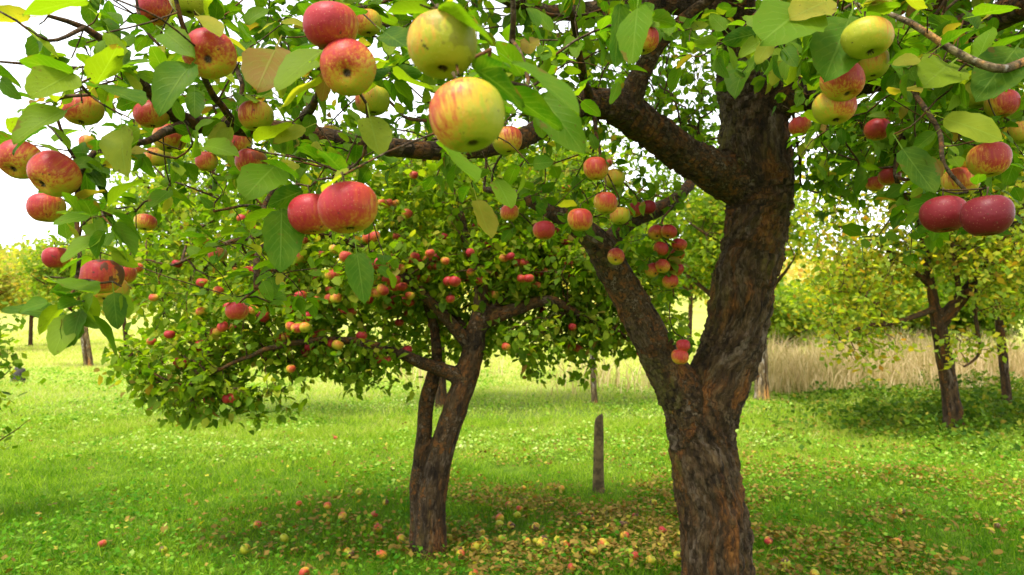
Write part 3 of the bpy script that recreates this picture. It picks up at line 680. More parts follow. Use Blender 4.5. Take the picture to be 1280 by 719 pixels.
pale_branch = Limb([(1400, -40, 1.55, 13), (1330, 40, 1.35, 11), (1275, 80, 1.27, 11), (1245, 86, 1.25, 11), (1212, 74, 1.26, 10), (1178, 54, 1.28, 9), (1140, 30, 1.3, 8), (1105, 15, 1.32, 5)])

# single large leaves: base px, tip px, base depth, tip depth, roll, tint handled by the object itself
HLEAF = [
 (640, 78, 730, 132, .76, .72, .35), (652, 95, 622, 48, .82, .80, -.9), (630, 112, 700, 166, .80, .80, .9), (676, 120, 727, 184, .86, .82, -.6), (590, 84, 664, 128, .74, .70, 1.2),
 (797, 8, 788, 78, .86, .84, -.5), (775, 5, 766, 86, .88, .9, .8), (548, 14, 622, 40, .70, .68, .5), (405, 62, 342, 104, 1.02, .96, .2), (402, 100, 346, 132, 1.0, .97, -.5),
 (462, 146, 474, 198, 1.05, 1.0, .1), (240, 80, 194, 132, .98, .92, .25), (90, 392, 66, 440, 1.0, .95, .3), (82, 392, 2, 384, 1.05, 1.0, .1), (70, 352, 118, 372, 1.0, .95, .3),
 (118, 366, 100, 404, 1.05, 1.05, 0), (142, 366, 146, 410, 1.05, 1.03, .1), (154, 368, 161, 398, 1.05, 1.05, .9), (552, 182, 590, 232, .95, .88, .5), (446, 316, 456, 374, 1.1, 1.06, .1),
 (352, 262, 352, 336, 1.1, 1.05, .4), (92, 92, 22, 72, 1.0, .96, -.7), (88, 92, 36, 126, 1.0, .92, .4), (82, 138, 12, 168, 1.0, .94, .3), (118, 108, 178, 120, 1.0, .95, .4),
 (110, 0, 26, 14, .8, .78, -.4), (120, 105, 150, 60, 1.05, 1.0, .3), (152, 160, 150, 212, 1.05, 1.0, -.3), (1062, 22, 1036, 88, 1.2, 1.1, .2), (1010, 8, 955, 46, 1.15, 1.05, .4),
 (1035, 0, 985, 28, 1.15, 1.1, .3), (1070, 18, 1128, 34, 1.2, 1.15, .4), (1188, 80, 1162, 98, 1.3, 1.2, .4), (1180, 148, 1256, 172, 1.25, 1.2, -.4), (1128, 186, 1168, 244, 1.3, 1.25, -.5),
 (1120, 118, 1148, 104, 1.4, 1.3, -.3), (1270, 60, 1225, 118, 1.3, 1.25, .3), (345, 206, 306, 244, 1.2, 1.1, .4), (322, 178, 366, 158, 1.2, 1.15, .3), (255, 182, 292, 186, 1.25, 1.2, -.3),
 (382, 160, 340, 176, 1.2, 1.18, .5), (345, 60, 322, 108, 1.2, 1.1, .4), (500, 98, 540, 118, 1.2, 1.1, .4), (205, 40, 236, 62, 1.0, .96, -.4), (250, 20, 275, 40, .98, .95, .3),
 (965, 60, 990, 88, 2.2, 2.1, .3), (940, 62, 965, 112, 2.3, 2.2, .4), (935, 75, 915, 112, 2.3, 2.2, -.3), (690, 40, 668, 8, 1.0, 1.0, .2), (620, 225, 640, 258, 1.4, 1.35, .3),
 (596, 250, 612, 300, 1.5, 1.45, .3), (1010, 200, 1036, 220, 1.8, 1.75, .4), (1220, 20, 1276, 2, 1.3, 1.2, .3), (1150, 12, 1120, -20, 1.2, 1.15, .2), (480, 40, 510, 62, 1.1, 1.05, -.5),
]
hb, ha, hn, hL = [], [], [], []
for (x0, y0, x1, y1, d0, d1, roll) in HLEAF:
    p0, p1 = P(x0, y0, d0), P(x1, y1, d1); L = np.linalg.norm(p1 - p0) / 1.0; a = (p1 - p0) / np.linalg.norm(p1 - p0)
    up = np.array([0, -.55, .8]); n_ = up - a * up.dot(a); n_ /= np.linalg.norm(n_); s_ = np.cross(n_, a); n_ = n_ * math.cos(roll) + s_ * math.sin(roll)
    hb.append(p0 - a * L * 0.32); ha.append(a); hn.append(n_); hL.append(L)
hb, ha, hn, hL = map(np.array, (hb, ha, hn, hL))

rgM = np.random.default_rng(21)
LA = 0.0017
blobsM = [
 (100, 80, 1.25, 105, 75, .28, .95), (45, 175, 1.15, 55, 70, .2, .8), (110, 165, 1.2, 80, 55, .22, .9), (105, 275, 1.12, 85, 50, .2, 1.1), (95, 335, 1.08, 45, 40, .12, .7), (90, 390, 1.03, 40, 22, .08, .6),
 (250, 60, 1.3, 95, 75, .3, .95), (230, 190, 1.5, 100, 60, .3, 1.0), (180, 270, 1.6, 80, 50, .3, .8), (400, 60, 1.35, 110, 70, .3, .9), (420, 150, 1.5, 110, 60, .3, .9), (365, 240, 1.5, 70, 60, .25, .7),
 (320, 330, 1.9, 110, 70, .35, .55), (440, 320, 1.7, 50, 60, .25, .3), (545, 60, 1.4, 100, 80, .3, .9), (590, 190, 1.5, 80, 60, .3, .7), (690, 80, 1.2, 55, 70, .22, .9), (760, 50, 1.7, 90, 60, .4, .8), (850, 35, 2.0, 120, 50, .5, 1.1),
 (560, 10, 2.2, 260, 50, .5, .9), (300, 20, 1.9, 260, 60, .4, .6), (1000, 35, 1.6, 75, 50, .4, 2.24), (1080, 45, 1.6, 80, 55, .35, 2.08), (1180, 70, 1.6, 100, 70, .4, 2.40), (1245, 150, 1.7, 60, 80, .3, 2.56),
 (1110, 160, 2.3, 130, 70, .5, 2.88), (1200, 230, 2.0, 95, 60, .4, 2.08), (1150, 290, 2.3, 80, 40, .4, .5), (960, 90, 2.4, 60, 40, .3, .7), (700, 250, 2.9, 110, 60, .4, .6), (790, 250, 3.3, 80, 60, .5, .7), (835, 330, 3.1, 35, 55, .2, .8), (845, 420, 3.05, 22, 28, .1, .6),
 (250, 120, 2.5, 180, 110, .5, .75), (480, 110, 2.7, 190, 110, .5, .8), (670, 110, 3.1, 150, 100, .5, .9), (830, 90, 4.0, 120, 110, .5, 1.2), (700, 40, 2.6, 140, 50, .5, .8), (860, 150, 4.4, 70, 70, .5, 1.0), (290, 240, 2.6, 120, 50, .4, .6),
 (1190, 20, 2.4, 140, 60, .5, 2.56), (1060, 200, 3.2, 80, 70, .5, 1.92), (1000, 60, 3.0, 60, 60, .4, 1.60), (1230, 110, 2.6, 80, 90, .4, 2.40),
 (560, -260, 2.5, 560, 170, .8, 1.3), (150, -330, 2.2, 420, 160, .6, 1.2), (1000, -260, 3.0, 420, 200, .9, 1.6), (1250, -160, 2.0, 200, 150, .5, 1.9), (960, -160, 4.3, 200, 160, .6, 1.4), (150, -150, 1.5, 260, 110, .3, .6), (860, -420, 2.8, 220, 120, .6, 1.0),  # crown above the view, partly added and thickened to shade the ground
]
att = blob_points(blobsM, LA, 4.2, rgM, 1.75)
def shade_blob(c, r, n):
    q = rgM.normal(size=(n, 3)); q = unit(q) * rgM.random((n, 1)) ** .4; return np.array(c) + q * np.array(r)
att = np.concatenate([att, shade_blob((1.5, .5, 3.0), (1.2, 1.0, .45), 190), shade_blob((1.1, -.7, 2.9), (1.1, .8, .4), 130), shade_blob((2.0, 1.8, 3.3), (1.1, 1.0, .5), 150), shade_blob((2.1, 3.6, 3.2), (.9, .9, .5), 120), shade_blob((.6, 1.7, 3.3), (1.0, .9, .4), 110)])  # unseen crown added overhead and behind the camera to block light
att = att[clear_view(att, np.full(len(att), 0.02), 0.55)]
nb_ = len(att)
att_all = np.concatenate([att, att_apples, hb])
skel = thick + thin + [pale_branch]
S, R, n0, par, rad, order = grow(skel, att_all, 0.30, thick_start=0.016)
tree = bpy.data.objects.new('apple_tree', None); C.objects.link(tree); tree.location = TB
tag(tree, 'old apple tree with thick forked scaly trunk and fruit laden boughs', 'tree')
trunk_me = remesh_limbs('trunk', thick, 0.0105, TB, bark=1.0, lump=0.018, plates=0.015, knot=P(836, 516, 3.08))
link('trunk', trunk_me, M_BARK, tree)
tw_me, tdir = twig_mesh('twig_mass', att_all, S, R, n0, par, rad, order, TB, sides=4, sub=1.5, extra=thin + [Limb(np.concatenate([l.p, l.r[:, None]], 1), px=False) for l in (limbB, limbB2, limbC, limbD, limbE, limbF, limbA, limbA2)])
tag(link('twig_mass', tw_me, M_TWIG, tree), kind='stuff')
pp, pr = resample(pale_branch.p, pale_branch.r, 0.03); pv, pq, pt = tube(pp + (np.stack([vnoise(pp * 12, s) for s in (1, 2, 3)], 1) - .5) * .012, pr, 8, True)
tag(link('branch', mesh_np('branch', pv - TB, [pq, pt]), M_PALETWIG, tree), 'bare pale grey branch')
b, a, n_, L = rosettes(att_all[:nb_ + len(att_apples)], tdir[:nb_ + len(att_apples)], (3, 6), 0.050, rgM)
# spurs with leaves on the thin branches too
tp = np.concatenate([resample(l.p, l.r, 0.05)[0][2:] for l in thin]); tp = tp + rgM.normal(0, .01, tp.shape)
b2, a2, n2, L2 = rosettes(tp, np.zeros_like(tp), (1, 2), 0.050, rgM)
b, a, n_, L = np.concatenate([b, b2]), np.concatenate([a, a2]), np.concatenate([n_, n2]), np.concatenate([L, L2])
keep = clear_view(b + a * L[:, None] * 0.8, L, 0.44) & clear_view(b + a * L[:, None] * 1.2, L * 0.3, 0.36)
b, a, n_, L = b[keep], a[keep], n_[keep], L[keep]
q = proj(b + a * L[:, None] * .8); vis = (q[:, 0] > -40) & (q[:, 0] < 1320) & (q[:, 1] > -40) & (q[:, 1] < 719)
size = np.where(vis, L * F / np.maximum(q[:, 2], .2), 0)
NSINGLE = 298 - len(hb); pick = np.argsort(-size)[:NSINGLE]; rest = np.ones(len(b), bool); rest[pick] = False
close = rest & vis & (q[:, 2] < 2.0); away = rest & ~close
V1, Q1, U1, T1 = scatter_leaves(TPL_NEAR, b[close], a[close], n_[close], L[close], tints(close.sum(), rgM))
V2, Q2, U2, T2_ = scatter_leaves(TPL_MID, b[away], a[away], n_[away], L[away], tints(away.sum(), rgM))
crown = tag(link('crown', mesh_np('crown', np.concatenate([V1, V2]) - TB, [Q1, Q2 + len(V1)], {'tint': np.concatenate([T1, T2_])}, np.concatenate([U1, U2])), M_LEAF, tree), kind='stuff')
LEAFM = []
for (tv, tq, tu) in TPL_NEAR:
    m = mesh_np('leaf', tv, [tq], uv=tu); m.materials.append(M_LEAF_OBJ); LEAFM.append(m)
def single_leaf(b, a, n, L, parent, base, meshes, k):
    o = bpy.data.objects.new('leaf', meshes[k % len(meshes)]); C.objects.link(o); o.parent = parent
    s = np.cross(n, a); M = Matrix.Identity(4)
    for i in range(3):
        M[i][0] = a[i] * L; M[i][1] = s[i] * L; M[i][2] = n[i] * L; M[i][3] = b[i] - base[i]
    o.matrix_local = M; return o
for k, i in enumerate(pick): single_leaf(b[i], a[i], n_[i], L[i], crown, TB, LEAFM, k)
for k in range(len(hb)): single_leaf(hb[k], ha[k], hn[k], hL[k], crown, TB, LEAFM, [0, 2, 4, 1][k % 4])
print('main tree: nodes', len(att_all), 'leaves', len(b))

# ------------------------------------------------------------------ the twin stemmed tree behind it
rgT = np.random.default_rng(33)
T2 = P(537, 690, 4.5); T2[2] = gz1(T2[0], T2[1])
t2_right = Limb([(537, 704, 4.5, 60), (537, 688, 4.5, 44), (538, 640, 4.5, 37), (544, 600, 4.5, 33), (553, 560, 4.5, 31), (571, 505, 4.5, 30), (584, 468, 4.5, 29), (592, 435, 4.52, 27), (601, 404, 4.55, 24), (640, 388, 4.6, 17), (688, 376, 4.65, 13), (730, 398, 4.75, 9), (775, 415, 4.8, 5)])
t2_left = Limb([(526, 690, 4.55, 30), (523, 650, 4.55, 22), (523, 600, 4.55, 20), (529, 550, 4.55, 19), (533, 505, 4.55, 19), (541, 474, 4.55, 17), (546, 440, 4.6, 13), (540, 400, 4.7, 11), (520, 350, 4.8, 8), (500, 290, 4.9, 4)])
t2_low = Limb([(582, 474, 4.5, 26), (556, 464, 4.48, 18), (525, 452, 4.4, 15), (490, 438, 4.3, 11), (430, 425, 4.2, 9), (360, 430, 4.15, 7), (300, 450, 4.1, 5), (240, 480, 4.1, 3)])
t2_up = Limb([(598, 408, 4.55, 22), (600, 350, 4.6, 16), (580, 290, 4.7, 12), (560, 220, 4.8, 9), (540, 160, 4.9, 4)])
t2_c = Limb([(590, 435, 4.52, 18), (540, 380, 4.4, 13), (470, 320, 4.3, 10), (390, 290, 4.3, 8), (300, 300, 4.3, 6), (220, 330, 4.3, 4)])
t2_d = Limb([(600, 400, 4.55, 16), (660, 340, 4.9, 12), (720, 280, 5.2, 8), (780, 260, 5.3, 5)])
t2_e = Limb([(590, 430, 4.55, 14), (560, 390, 5.0, 10), (480, 350, 5.4, 8), (400, 330, 5.7, 5)])
thick2 = [t2_right, t2_left, t2_low, t2_up, t2_c, t2_d, t2_e]
blobs2 = [
 (330, 400, 4.5, 140, 70, .6, 1.7), (230, 450, 4.3, 80, 60, .4, 1.3), (250, 490, 4.3, 70, 40, .35, 1.1), (420, 330, 4.6, 140, 80, .8, 1.7), (560, 330, 4.9, 130, 80, .7, 1.7), (330, 270, 4.9, 130, 60, .7, 1.1), (500, 230, 5.0, 160, 60, .8, 1.2),
 (690, 320, 5.0, 110, 80, .6, 2.3), (760, 400, 5.0, 80, 45, .5, 2.3), (640, 225, 5.2, 140, 50, .7, 1.0), (800, 340, 5.2, 50, 70, .5, 2.3), (200, 350, 4.6, 60, 60, .5, .8), (430, 440, 4.5, 110, 35, .5, 1.3), (660, 420, 4.8, 90, 38, .5, 1.3),
 (330, 490, 4.2, 60, 28, .3, .8), (460, 470, 4.4, 70, 25, .3, .7), (170, 460, 4.3, 35, 40, .2, .8), (700, 450, 4.9, 60, 25, .4, .7), (310, 520, 4.2, 20, 20, .2, .6), (580, 200, 5.0, 250, 40, .9, .5), (830, 420, 5.2, 45, 30, .4, 1.5), (560, 410, 5.2, 120, 40, .5, 1.2), (380, 190, 5.0, 160, 40, .8, .6),
]
att2 = blob_points(blobs2, 0.0019, 8.0, rgT, 3.4)
S, R, n0, par, rad, order = grow(thick2, att2, 0.3, rmin=0.0014)
tree2 = bpy.data.objects.new('apple_tree', None); C.objects.link(tree2); tree2.location = T2
tag(tree2, 'smaller apple tree with two slender stems joined at the base, studded with red fruit', 'tree')
link('trunk', remesh_limbs('trunk', thick2, 0.013, T2, bark=0.85, lump=0.012, plates=0.008), M_BARK2, tree2)
tw2, td2 = twig_mesh('twig_mass', att2, S, R, n0, par, rad, order, T2, sides=4, sub=1, extra=thick2)
tag(link('twig_mass', tw2, M_TWIG, tree2), kind='stuff')
b, a, n_, L = rosettes(att2, td2, (6, 10), 0.056, rgT, spread=0.035, droop=0.5)
q = proj(b); vis = (q[:, 0] > 0) & (q[:, 0] < 1280) & (q[:, 1] > 180); size = np.where(vis, L * F / q[:, 2], 0)
pick = np.argsort(-size)[:296]; rest = np.ones(len(b), bool); rest[pick] = False
V_, Q_, U_, T_ = scatter_leaves(TPL_MID, b[rest], a[rest], n_[rest], L[rest], tints(rest.sum(), rgT, .18, 1.0, .06))
crown2 = tag(link('crown', mesh_np('crown', V_ - T2, [Q_], {'tint': T_}, U_), M_LEAF_MID, tree2), kind='stuff')
LEAFM2 = []
for (tv, tq, tu) in TPL_MID:
    m = mesh_np('leaf', tv, [tq], uv=tu); m.materials.append(M_LEAF_MID_OBJ); LEAFM2.append(m)
for k, i in enumerate(pick): single_leaf(b[i], a[i], n_[i], L[i], crown2, T2, LEAFM2, k)
print('tree 2: nodes', len(att2), 'leaves', len(b))
# its apples: nearest to us first
qq = proj(att2); cand = np.where((qq[:, 0] > 140) & (qq[:, 0] < 870) & (qq[:, 1] > 190) & (qq[:, 1] < 500))[0]
wgt = np.exp(-((qq[cand, 0] - 490) / 270) ** 2) * np.exp(-((qq[cand, 1] - 350) / 100) ** 2) * np.exp(-(qq[cand, 2] - 4.2) * 2.4)
cand = rgT.choice(cand, 195, replace=False, p=wgt / wgt.sum())
T2_WHERE = ['along the bent thicker stem', 'above the slim second stem', 'along the long lowest limb', 'around the upright limb', 'on the wide arching limb', 'on the limb nearest the thick trunk', 'on the limb at the back']
for i in cand:
    pair = rgT.random() > .7
    for t in range(2 if pair else 1):
        d = rgT.uniform(.055, .075); up = np.array([rgT.normal(0, .3), rgT.normal(0, .3), 1])
        c = att2[i] + np.array([0.045 * t, rgT.normal(0, .02) - 0.055 - .02 * t, -d * .62])
        o = apple_at(c, d, up, (rgT.normal(), -1 + rgT.normal() * .4, .5), float(np.clip(rgT.normal(.60, .16), .2, .95)), 0.1 * float(rgT.random() < .2), 0, hi=False)
        look = 'yellow and red' if o.color[0] < .52 else ('orange red' if o.color[0] < .72 else 'deep red')
        li = int(np.argmin([np.linalg.norm(resample(l.p, l.r, .1)[0] - c, axis=1).min() for l in thick2])); where = T2_WHERE[li]
        tag(o, 'small ' + ('paired ' if pair else '') + look + ' apple ' + where + ', twin stemmed tree', 'apple', 'apples on the twin stemmed tree')

# ------------------------------------------------------------------ the yellowing tree on the right and the trees beyond
def far_tree(name, label, base_px, limbs, blobs, mat, bark, leaf, per, lai_area, rg, tpl, group=None, voxel=0.02, tl=(.05, .9, .04), droop=.4, loc=None):
    base = loc if loc is not None else P(*base_px); base = np.array(base); base[2] = gz1(base[0], base[1])
    at_ = blobs if isinstance(blobs, np.ndarray) else blob_points(blobs, lai_area, per, rg, 3.2)
    S, R, n0, par, rad, order = grow(limbs, at_, 0.35, rmin=0.0025)
    t = bpy.data.objects.new(name, None); C.objects.link(t); t.location = base; tag(t, label, 'tree', group)
    link('trunk', remesh_limbs('trunk', limbs, voxel, base, bark=.6, lump=.02, plates=.008), bark, t)
    tw, td = twig_mesh('twig_mass', at_, S, R, n0, par, rad, order, base, sides=3, sub=1, extra=limbs, estep=.12)
    tag(link('twig_mass', tw, M_TWIG, t), kind='stuff')
    b, a, n_, L = rosettes(at_, td, (int(per) - 2, int(per) + 2), leaf, rg, spread=leaf * 1.1, droop=droop)
    V_, Q_, U_, T_ = scatter_leaves(tpl, b, a, n_, L, tints(len(b), rg, *tl))
    tag(link('crown', mesh_np('crown', V_ - base, [Q_], {'tint': T_}, U_), mat, t), kind='stuff')
    return t
rgR = np.random.default_rng(44)
r_limbs = [Limb(s) for s in (
 [(1193, 545, 9.5, 32), (1192, 528, 9.5, 23), (1188, 490, 9.5, 20), (1181, 450, 9.5, 19), (1173, 405, 9.5, 18), (1168, 380, 9.5, 12), (1160, 335, 9.5, 10), (1150, 280, 9.6, 8), (1140, 220, 9.7, 4)],
 [(1174, 405, 9.5, 18), (1195, 380, 9.45, 17), (1220, 350, 9.4, 14), (1250, 310, 9.3, 11), (1280, 260, 9.2, 8), (1300, 200, 9.2, 4)],
 [(1170, 385, 9.5, 8), (1145, 395, 9.4, 7), (1110, 405, 9.2, 6), (1080, 408, 9.1, 5), (1050, 425, 9.0, 3)],
 [(1218, 352, 9.4, 7), (1220, 400, 9.2, 5), (1225, 440, 9.1, 4), (1205, 458, 9.0, 3)],
 [(1108, 406, 9.2, 4), (1095, 380, 9.2, 3), (1075, 365, 9.2, 2)], [(1165, 360, 9.5, 7), (1120, 320, 9.6, 5), (1070, 290, 9.7, 4), (1030, 280, 9.8, 2)],
 [(1200, 372, 9.4, 7), (1190, 300, 9.2, 5), (1180, 230, 9.0, 4), (1170, 170, 9.0, 2)])]
far_tree('apple_tree', 'small apple tree with dark forked trunk and thin yellowing leaves', (1192, 540, 9.5), r_limbs,
 [(1085, 330, 9.6, 80, 55, .9, 1.50), (1200, 270, 9.5, 100, 80, 1.0, 1.65), (1060, 390, 9.2, 70, 35, .6, 0.90), (1085, 430, 9.0, 55, 30, .5, 0.75), (1250, 330, 9.2, 60, 70, .8, 1.35), (1130, 200, 10, 130, 70, 1.0, .9), (1250, 180, 9.6, 90, 80, .9, .9), (1050, 270, 9.7, 60, 40, .7, .6), (1220, 430, 9.1, 50, 30, .5, .4)],
 M_LEAF_YEL, M_BARKF, 0.085, 6, 0.0042, rgR, TPL_FAR, tl=(.25, 1.05, .12))

def generic(label, px, D, H, CR, mat, bark=M_BARKF, leaf=.13, n=260, trunk=.10, group='trees around the meadow', name='orchard_tree', crown_from=.35, seed=1, tl=(.05, .9, .04)):
    rg = np.random.default_rng(seed); x = (px - CX) / F * D; g = gz1(x, D); base = np.array([x, D, g]); limbs = []
    lean = rg.normal(0, .06, 2) * H
    sp = [(x, D, g - .1, trunk * 1.5), (x, D, g + .15, trunk * 1.1), (x + lean[0] * .3, D + lean[1] * .3, g + H * .3, trunk), (x + lean[0] * .6, D + lean[1] * .6, g + H * .6, trunk * .6), (x + lean[0], D + lean[1], g + H * .9, trunk * .15)]
    limbs.append(Limb(sp, False)); az0 = rg.uniform(0, 6.28)
    for k in range(6):
        h = crown_from + .08 * k; az = az0 + k * 2.4; c = np.array([math.cos(az), math.sin(az)]); f = h
        p0 = np.array([x + lean[0] * f, D + lean[1] * f, g + H * h]); e = CR * rg.uniform(.7, .95)
        limbs.append(Limb([(*p0, trunk * .5), (*(p0 + [c[0] * e * .4, c[1] * e * .4, H * .1]), trunk * .35), (*(p0 + [c[0] * e * .8, c[1] * e * .8, H * .16]), trunk * .2), (*(p0 + [c[0] * e, c[1] * e, H * .2]), trunk * .08)], False))
    cen = rg.normal(size=(16, 3)); cen = unit(cen) * rg.random((16, 1)) ** .4 * .72
    q = cen[rg.integers(0, 16, n)] + rg.normal(0, .17, (n, 3)); q = q[np.linalg.norm(q, axis=1) < 1.05]
    pts = np.array([x + lean[0] * .7, D + lean[1] * .7, g + H * (.5 + crown_from * .55)]) + q * np.array([CR, CR, H * (1 - crown_from) * .52])
    return far_tree(name, label, None, limbs, pts, mat, bark, leaf, 9, 1, rg, TPL_FAR, group, voxel=max(.025, trunk * .38), loc=base, tl=tl)
GT = [
 ('bright yellow green bushy tree behind the left of the orchard', 245, 11.0, 4.6, 1.7, M_LEAF_YEL, .10, 900, .09, 3),
 ('yellow green tree behind the twin stemmed tree', 552, 12.5, 5.6, 2.3, M_LEAF_YEL, .11, 1000, .10, 4),
 ('slim pale trunked light green tree between twin stems and thick trunk', 742, 13.0, 5.6, 2.2, M_LEAF_YEL, .11, 1000, .055, 5),
 ('green tree hidden behind the thick trunk and its upper limb', 890, 14.5, 6.0, 2.5, M_LEAF_GRN, .12, 900, .11, 6),
 ('pale trunked tree just right of the thick trunk', 950, 13.5, 5.0, 1.7, M_LEAF_YEL, .12, 420, .13, 7),
 ('pale grey trunked tree at the edge of the far meadow', 113, 24, 5.0, 2.0, M_LEAF_YEL, .15, 500, .14, 8),
 ('slim dark tree at the edge of the dry grass', 1255, 12, 4.4, 1.4, M_LEAF_GRN, .11, 500, .07, 9),
 ('slim leaning tree beside the dry grass with several stems', 1330, 10.5, 5.0, 1.9, M_LEAF_GRN, .11, 700, .08, 10),
 ('yellow bush tree behind the dry grass', 1030, 28, 4.0, 3.0, M_LEAF_YEL, .22, 600, .10, 11),
 ('round green bush tree behind the dry grass', 1130, 26, 3.6, 2.6, M_LEAF_GRN, .22, 600, .10, 12),
 ('broad green tree far behind the dry grass', 1220, 30, 5.5, 3.4, M_LEAF_GRN, .24, 600, .12, 13),
 ('small yellow bush tree just behind the pale trunk', 985, 21, 2.9, 1.6, M_LEAF_YEL, .17, 420, .06, 41),
 ('small olive bush tree between the thick trunk and the forked tree', 1068, 22, 2.8, 1.7, M_LEAF_GRN, .17, 420, .06, 42),
 ('small golden bush tree at the edge of the dry grass', 1125, 20.5, 2.6, 1.5, M_LEAF_YEL, .17, 420, .06, 43),
 ('small green bush tree behind the dark forked trunk', 1215, 20, 3.0, 1.7, M_LEAF_GRN, .17, 420, .06, 44),
 ('tall yellowing tree across the meadow', 860, 34, 6.0, 3.0, M_LEAF_YEL, .24, 500, .12, 14),
 ('golden autumn tree across the meadow', 160, 38, 5.4, 2.8, M_LEAF_AUT, .25, 500, .12, 15),
 ('faded autumn tree across the meadow by the hillside', 40, 44, 5.4, 3.2, M_LEAF_AUT, .28, 400, .12, 16),
 ('orange tinged tree across the meadow by the hillside', -30, 36, 5.4, 3.2, M_LEAF_AUT, .26, 500, .12, 17),
 ('green tree far across the meadow', 320, 36, 6.0, 3.0, M_LEAF_GRN, .25, 500, .12, 18),
 ('pale green tree far across the meadow', 640, 40, 6.0, 3.0, M_LEAF_YEL, .25, 500, .12, 19),
 ('low yellow tree far across the meadow', 480, 42, 5.0, 3.0, M_LEAF_YEL, .25, 500, .12, 20),
]
for (lab, px, D, H, CR, mat, leaf, n, tr, sd_) in GT:
    generic(lab, px, D, H, CR, mat, M_PALEBARK if 'pale' in lab and 'trunk' in lab else M_BARKF, leaf, n, tr, seed=sd_, crown_from=.18 if 'bush' in lab else .34)
# left edge: a young shrub whose leaves reach into the picture
generic('young leafy shrub at the edge of the meadow', -28, 5.2, 1.75, .42, M_LEAF_GRN, leaf=.06, n=120, trunk=.02, name='shrub', seed=31, crown_from=.15, group='shrubs at the meadow edge')

# far wood on the hillside: reads as one mass
rgW = np.random.default_rng(55); nW = 20000
wx = rgW.uniform(-130, 150, nW); wy = rgW.uniform(70, 135, nW)
clump = fbm(np.stack([wx * .12, wy * .12, np.zeros(nW)], 1), 3, 17); wz = ground_z(wx, wy) + rgW.random(nW) ** .7 * (1.5 + 8 * np.clip(clump - .35, 0, 1))
a_ = unit(rgW.normal(size=(nW, 3))); nn_ = unit(np.cross(a_, rgW.normal(size=(nW, 3))))
V_, Q_, U_, T_ = scatter_leaves(TPL_FAR, np.stack([wx, wy, wz], 1), a_, nn_, rgW.uniform(.6, 1.2, nW), np.clip(vnoise(np.stack([wx * .09, wy * .09, wx * 0], 1), 23) + rgW.normal(0, .12, nW), 0, 1))
tag(link('far_wood', mesh_np('far_wood', V_, [Q_], {'tint': T_}, U_), M_LEAF_AUT), 'faded yellow and orange autumn wood covering the far hillside', 'wood', kind='stuff')

# ------------------------------------------------------------------ fence post, stump
def post():
    x, y = P(748, 610, 6.2)[:2]; g = gz1(x, y); rg = np.random.default_rng(3)
    zs = np.array([-.15, 0, .12, .3, .45, .58, .66, .69]); r0 = np.array([.052, .05, .046, .044, .045, .044, .043, .036]); V = []; sg = 10
    for z, r in zip(zs, r0):
        for j in range(sg):
            an = j * 2 * math.pi / sg; k = 1 + .12 * math.cos(2 * an + z * 3) + rg.normal(0, .04); V.append((r * k * math.cos(an) + z * .012, r * k * math.sin(an), z + (.03 * math.cos(an + .6) if z > .6 else 0)))
    n = len(zs); Q = [(i * sg + j, i * sg + (j + 1) % sg, (i + 1) * sg + (j + 1) % sg, (i + 1) * sg + j) for i in range(n - 1) for j in range(sg)]
    V.append((.01, 0, .66)); T = [((n - 1) * sg + j, (n - 1) * sg + (j + 1) % sg, len(V) - 1) for j in range(sg)]
    tag(link('fence_post', mesh_np('fence_post', np.array(V), [np.array(Q), np.array(T)], smooth=False), M_POST, loc=(x, y, g)), 'short weathered wooden post standing alone in the grass', 'post')
    x, y = P(22, 480, 17)[:2]; g = gz1(x, y)
    p, r = resample([(0, 0, -.1), (0, 0, .1), (.02, 0, .28), (.05, 0, .40)], [.2, .15, .13, .10], .08); v, q, t = tube(p, r, 10, True); v = v + (np.stack([vnoise(v * 9, s) for s in (1, 2, 3)], 1) - .5) * .08
    tag(link('tree_stump', mesh_np('tree_stump', v, [q, t]), M_STUMP, loc=(x, y, g)), 'small dark stump in the pale far meadow', 'stump')
post()

# ------------------------------------------------------------------ grass, weeds, litter
rgG = np.random.default_rng(66)
def sample_field(n, d0, d1, power, half=.95):
    u = rgG.random(n); e = 2 - power
    D = (d0 ** e + u * (d1 ** e - d0 ** e)) ** (1 / e) if abs(e) > 1e-6 else d0 * (d1 / d0) ** u
    x = rgG.uniform(-1, 1, n) * (half * D + .6); return x, D
def blades(name, x, y, h, wd, tint, mat, lean=.35, seg=2, label=None, cat=None):
    n = len(x); z = ground_z(x, y); b = np.stack([x, y, z - .01], 1); az = rgG.uniform(0, 6.283, n); s = np.stack([np.cos(az), np.sin(az), np.zeros(n)], 1)
    l = np.stack([rgG.normal(0, lean, n), rgG.normal(0, lean, n), np.zeros(n)], 1)
    rows = []
    for k in range(seg):
        t = k / seg; c = b + np.array([0, 0, 1]) * (h * t)[:, None] + l * (h * t * t)[:, None]; ww = (wd * (1 - .35 * t) / 2)[:, None]
        rows += [c - s * ww, c + s * ww]
    tip = b + np.array([0, 0, 1]) * (h * (1 - .25 * np.linalg.norm(l, axis=1)))[:, None] + l * h[:, None]; rows.append(tip)
    V = np.stack(rows, 1).reshape(-1, 3); m = 2 * seg + 1; o = (np.arange(n) * m)[:, None]
    T = [np.array([2 * seg - 2, 2 * seg - 1, 2 * seg])[None] + o]; Q = [np.array([2 * k, 2 * k + 1, 2 * k + 3, 2 * k + 2])[None] + o for k in range(seg - 1)]
    me = mesh_np(name, V, [np.concatenate(Q)] * bool(Q) + [np.concatenate(T)] if Q else [np.concatenate(T)], {'tint': np.repeat(tint, m)})
    return tag(link(name, me, mat), label, cat, kind='stuff')
def patch(x, y, s, k): return fbm(np.stack([x * s, y * s, np.zeros(len(x))], 1), 3, k)
x1, y1 = sample_field(230000, 3.0, 11, .6); c1 = patch(x1, y1, 2.2, 41)
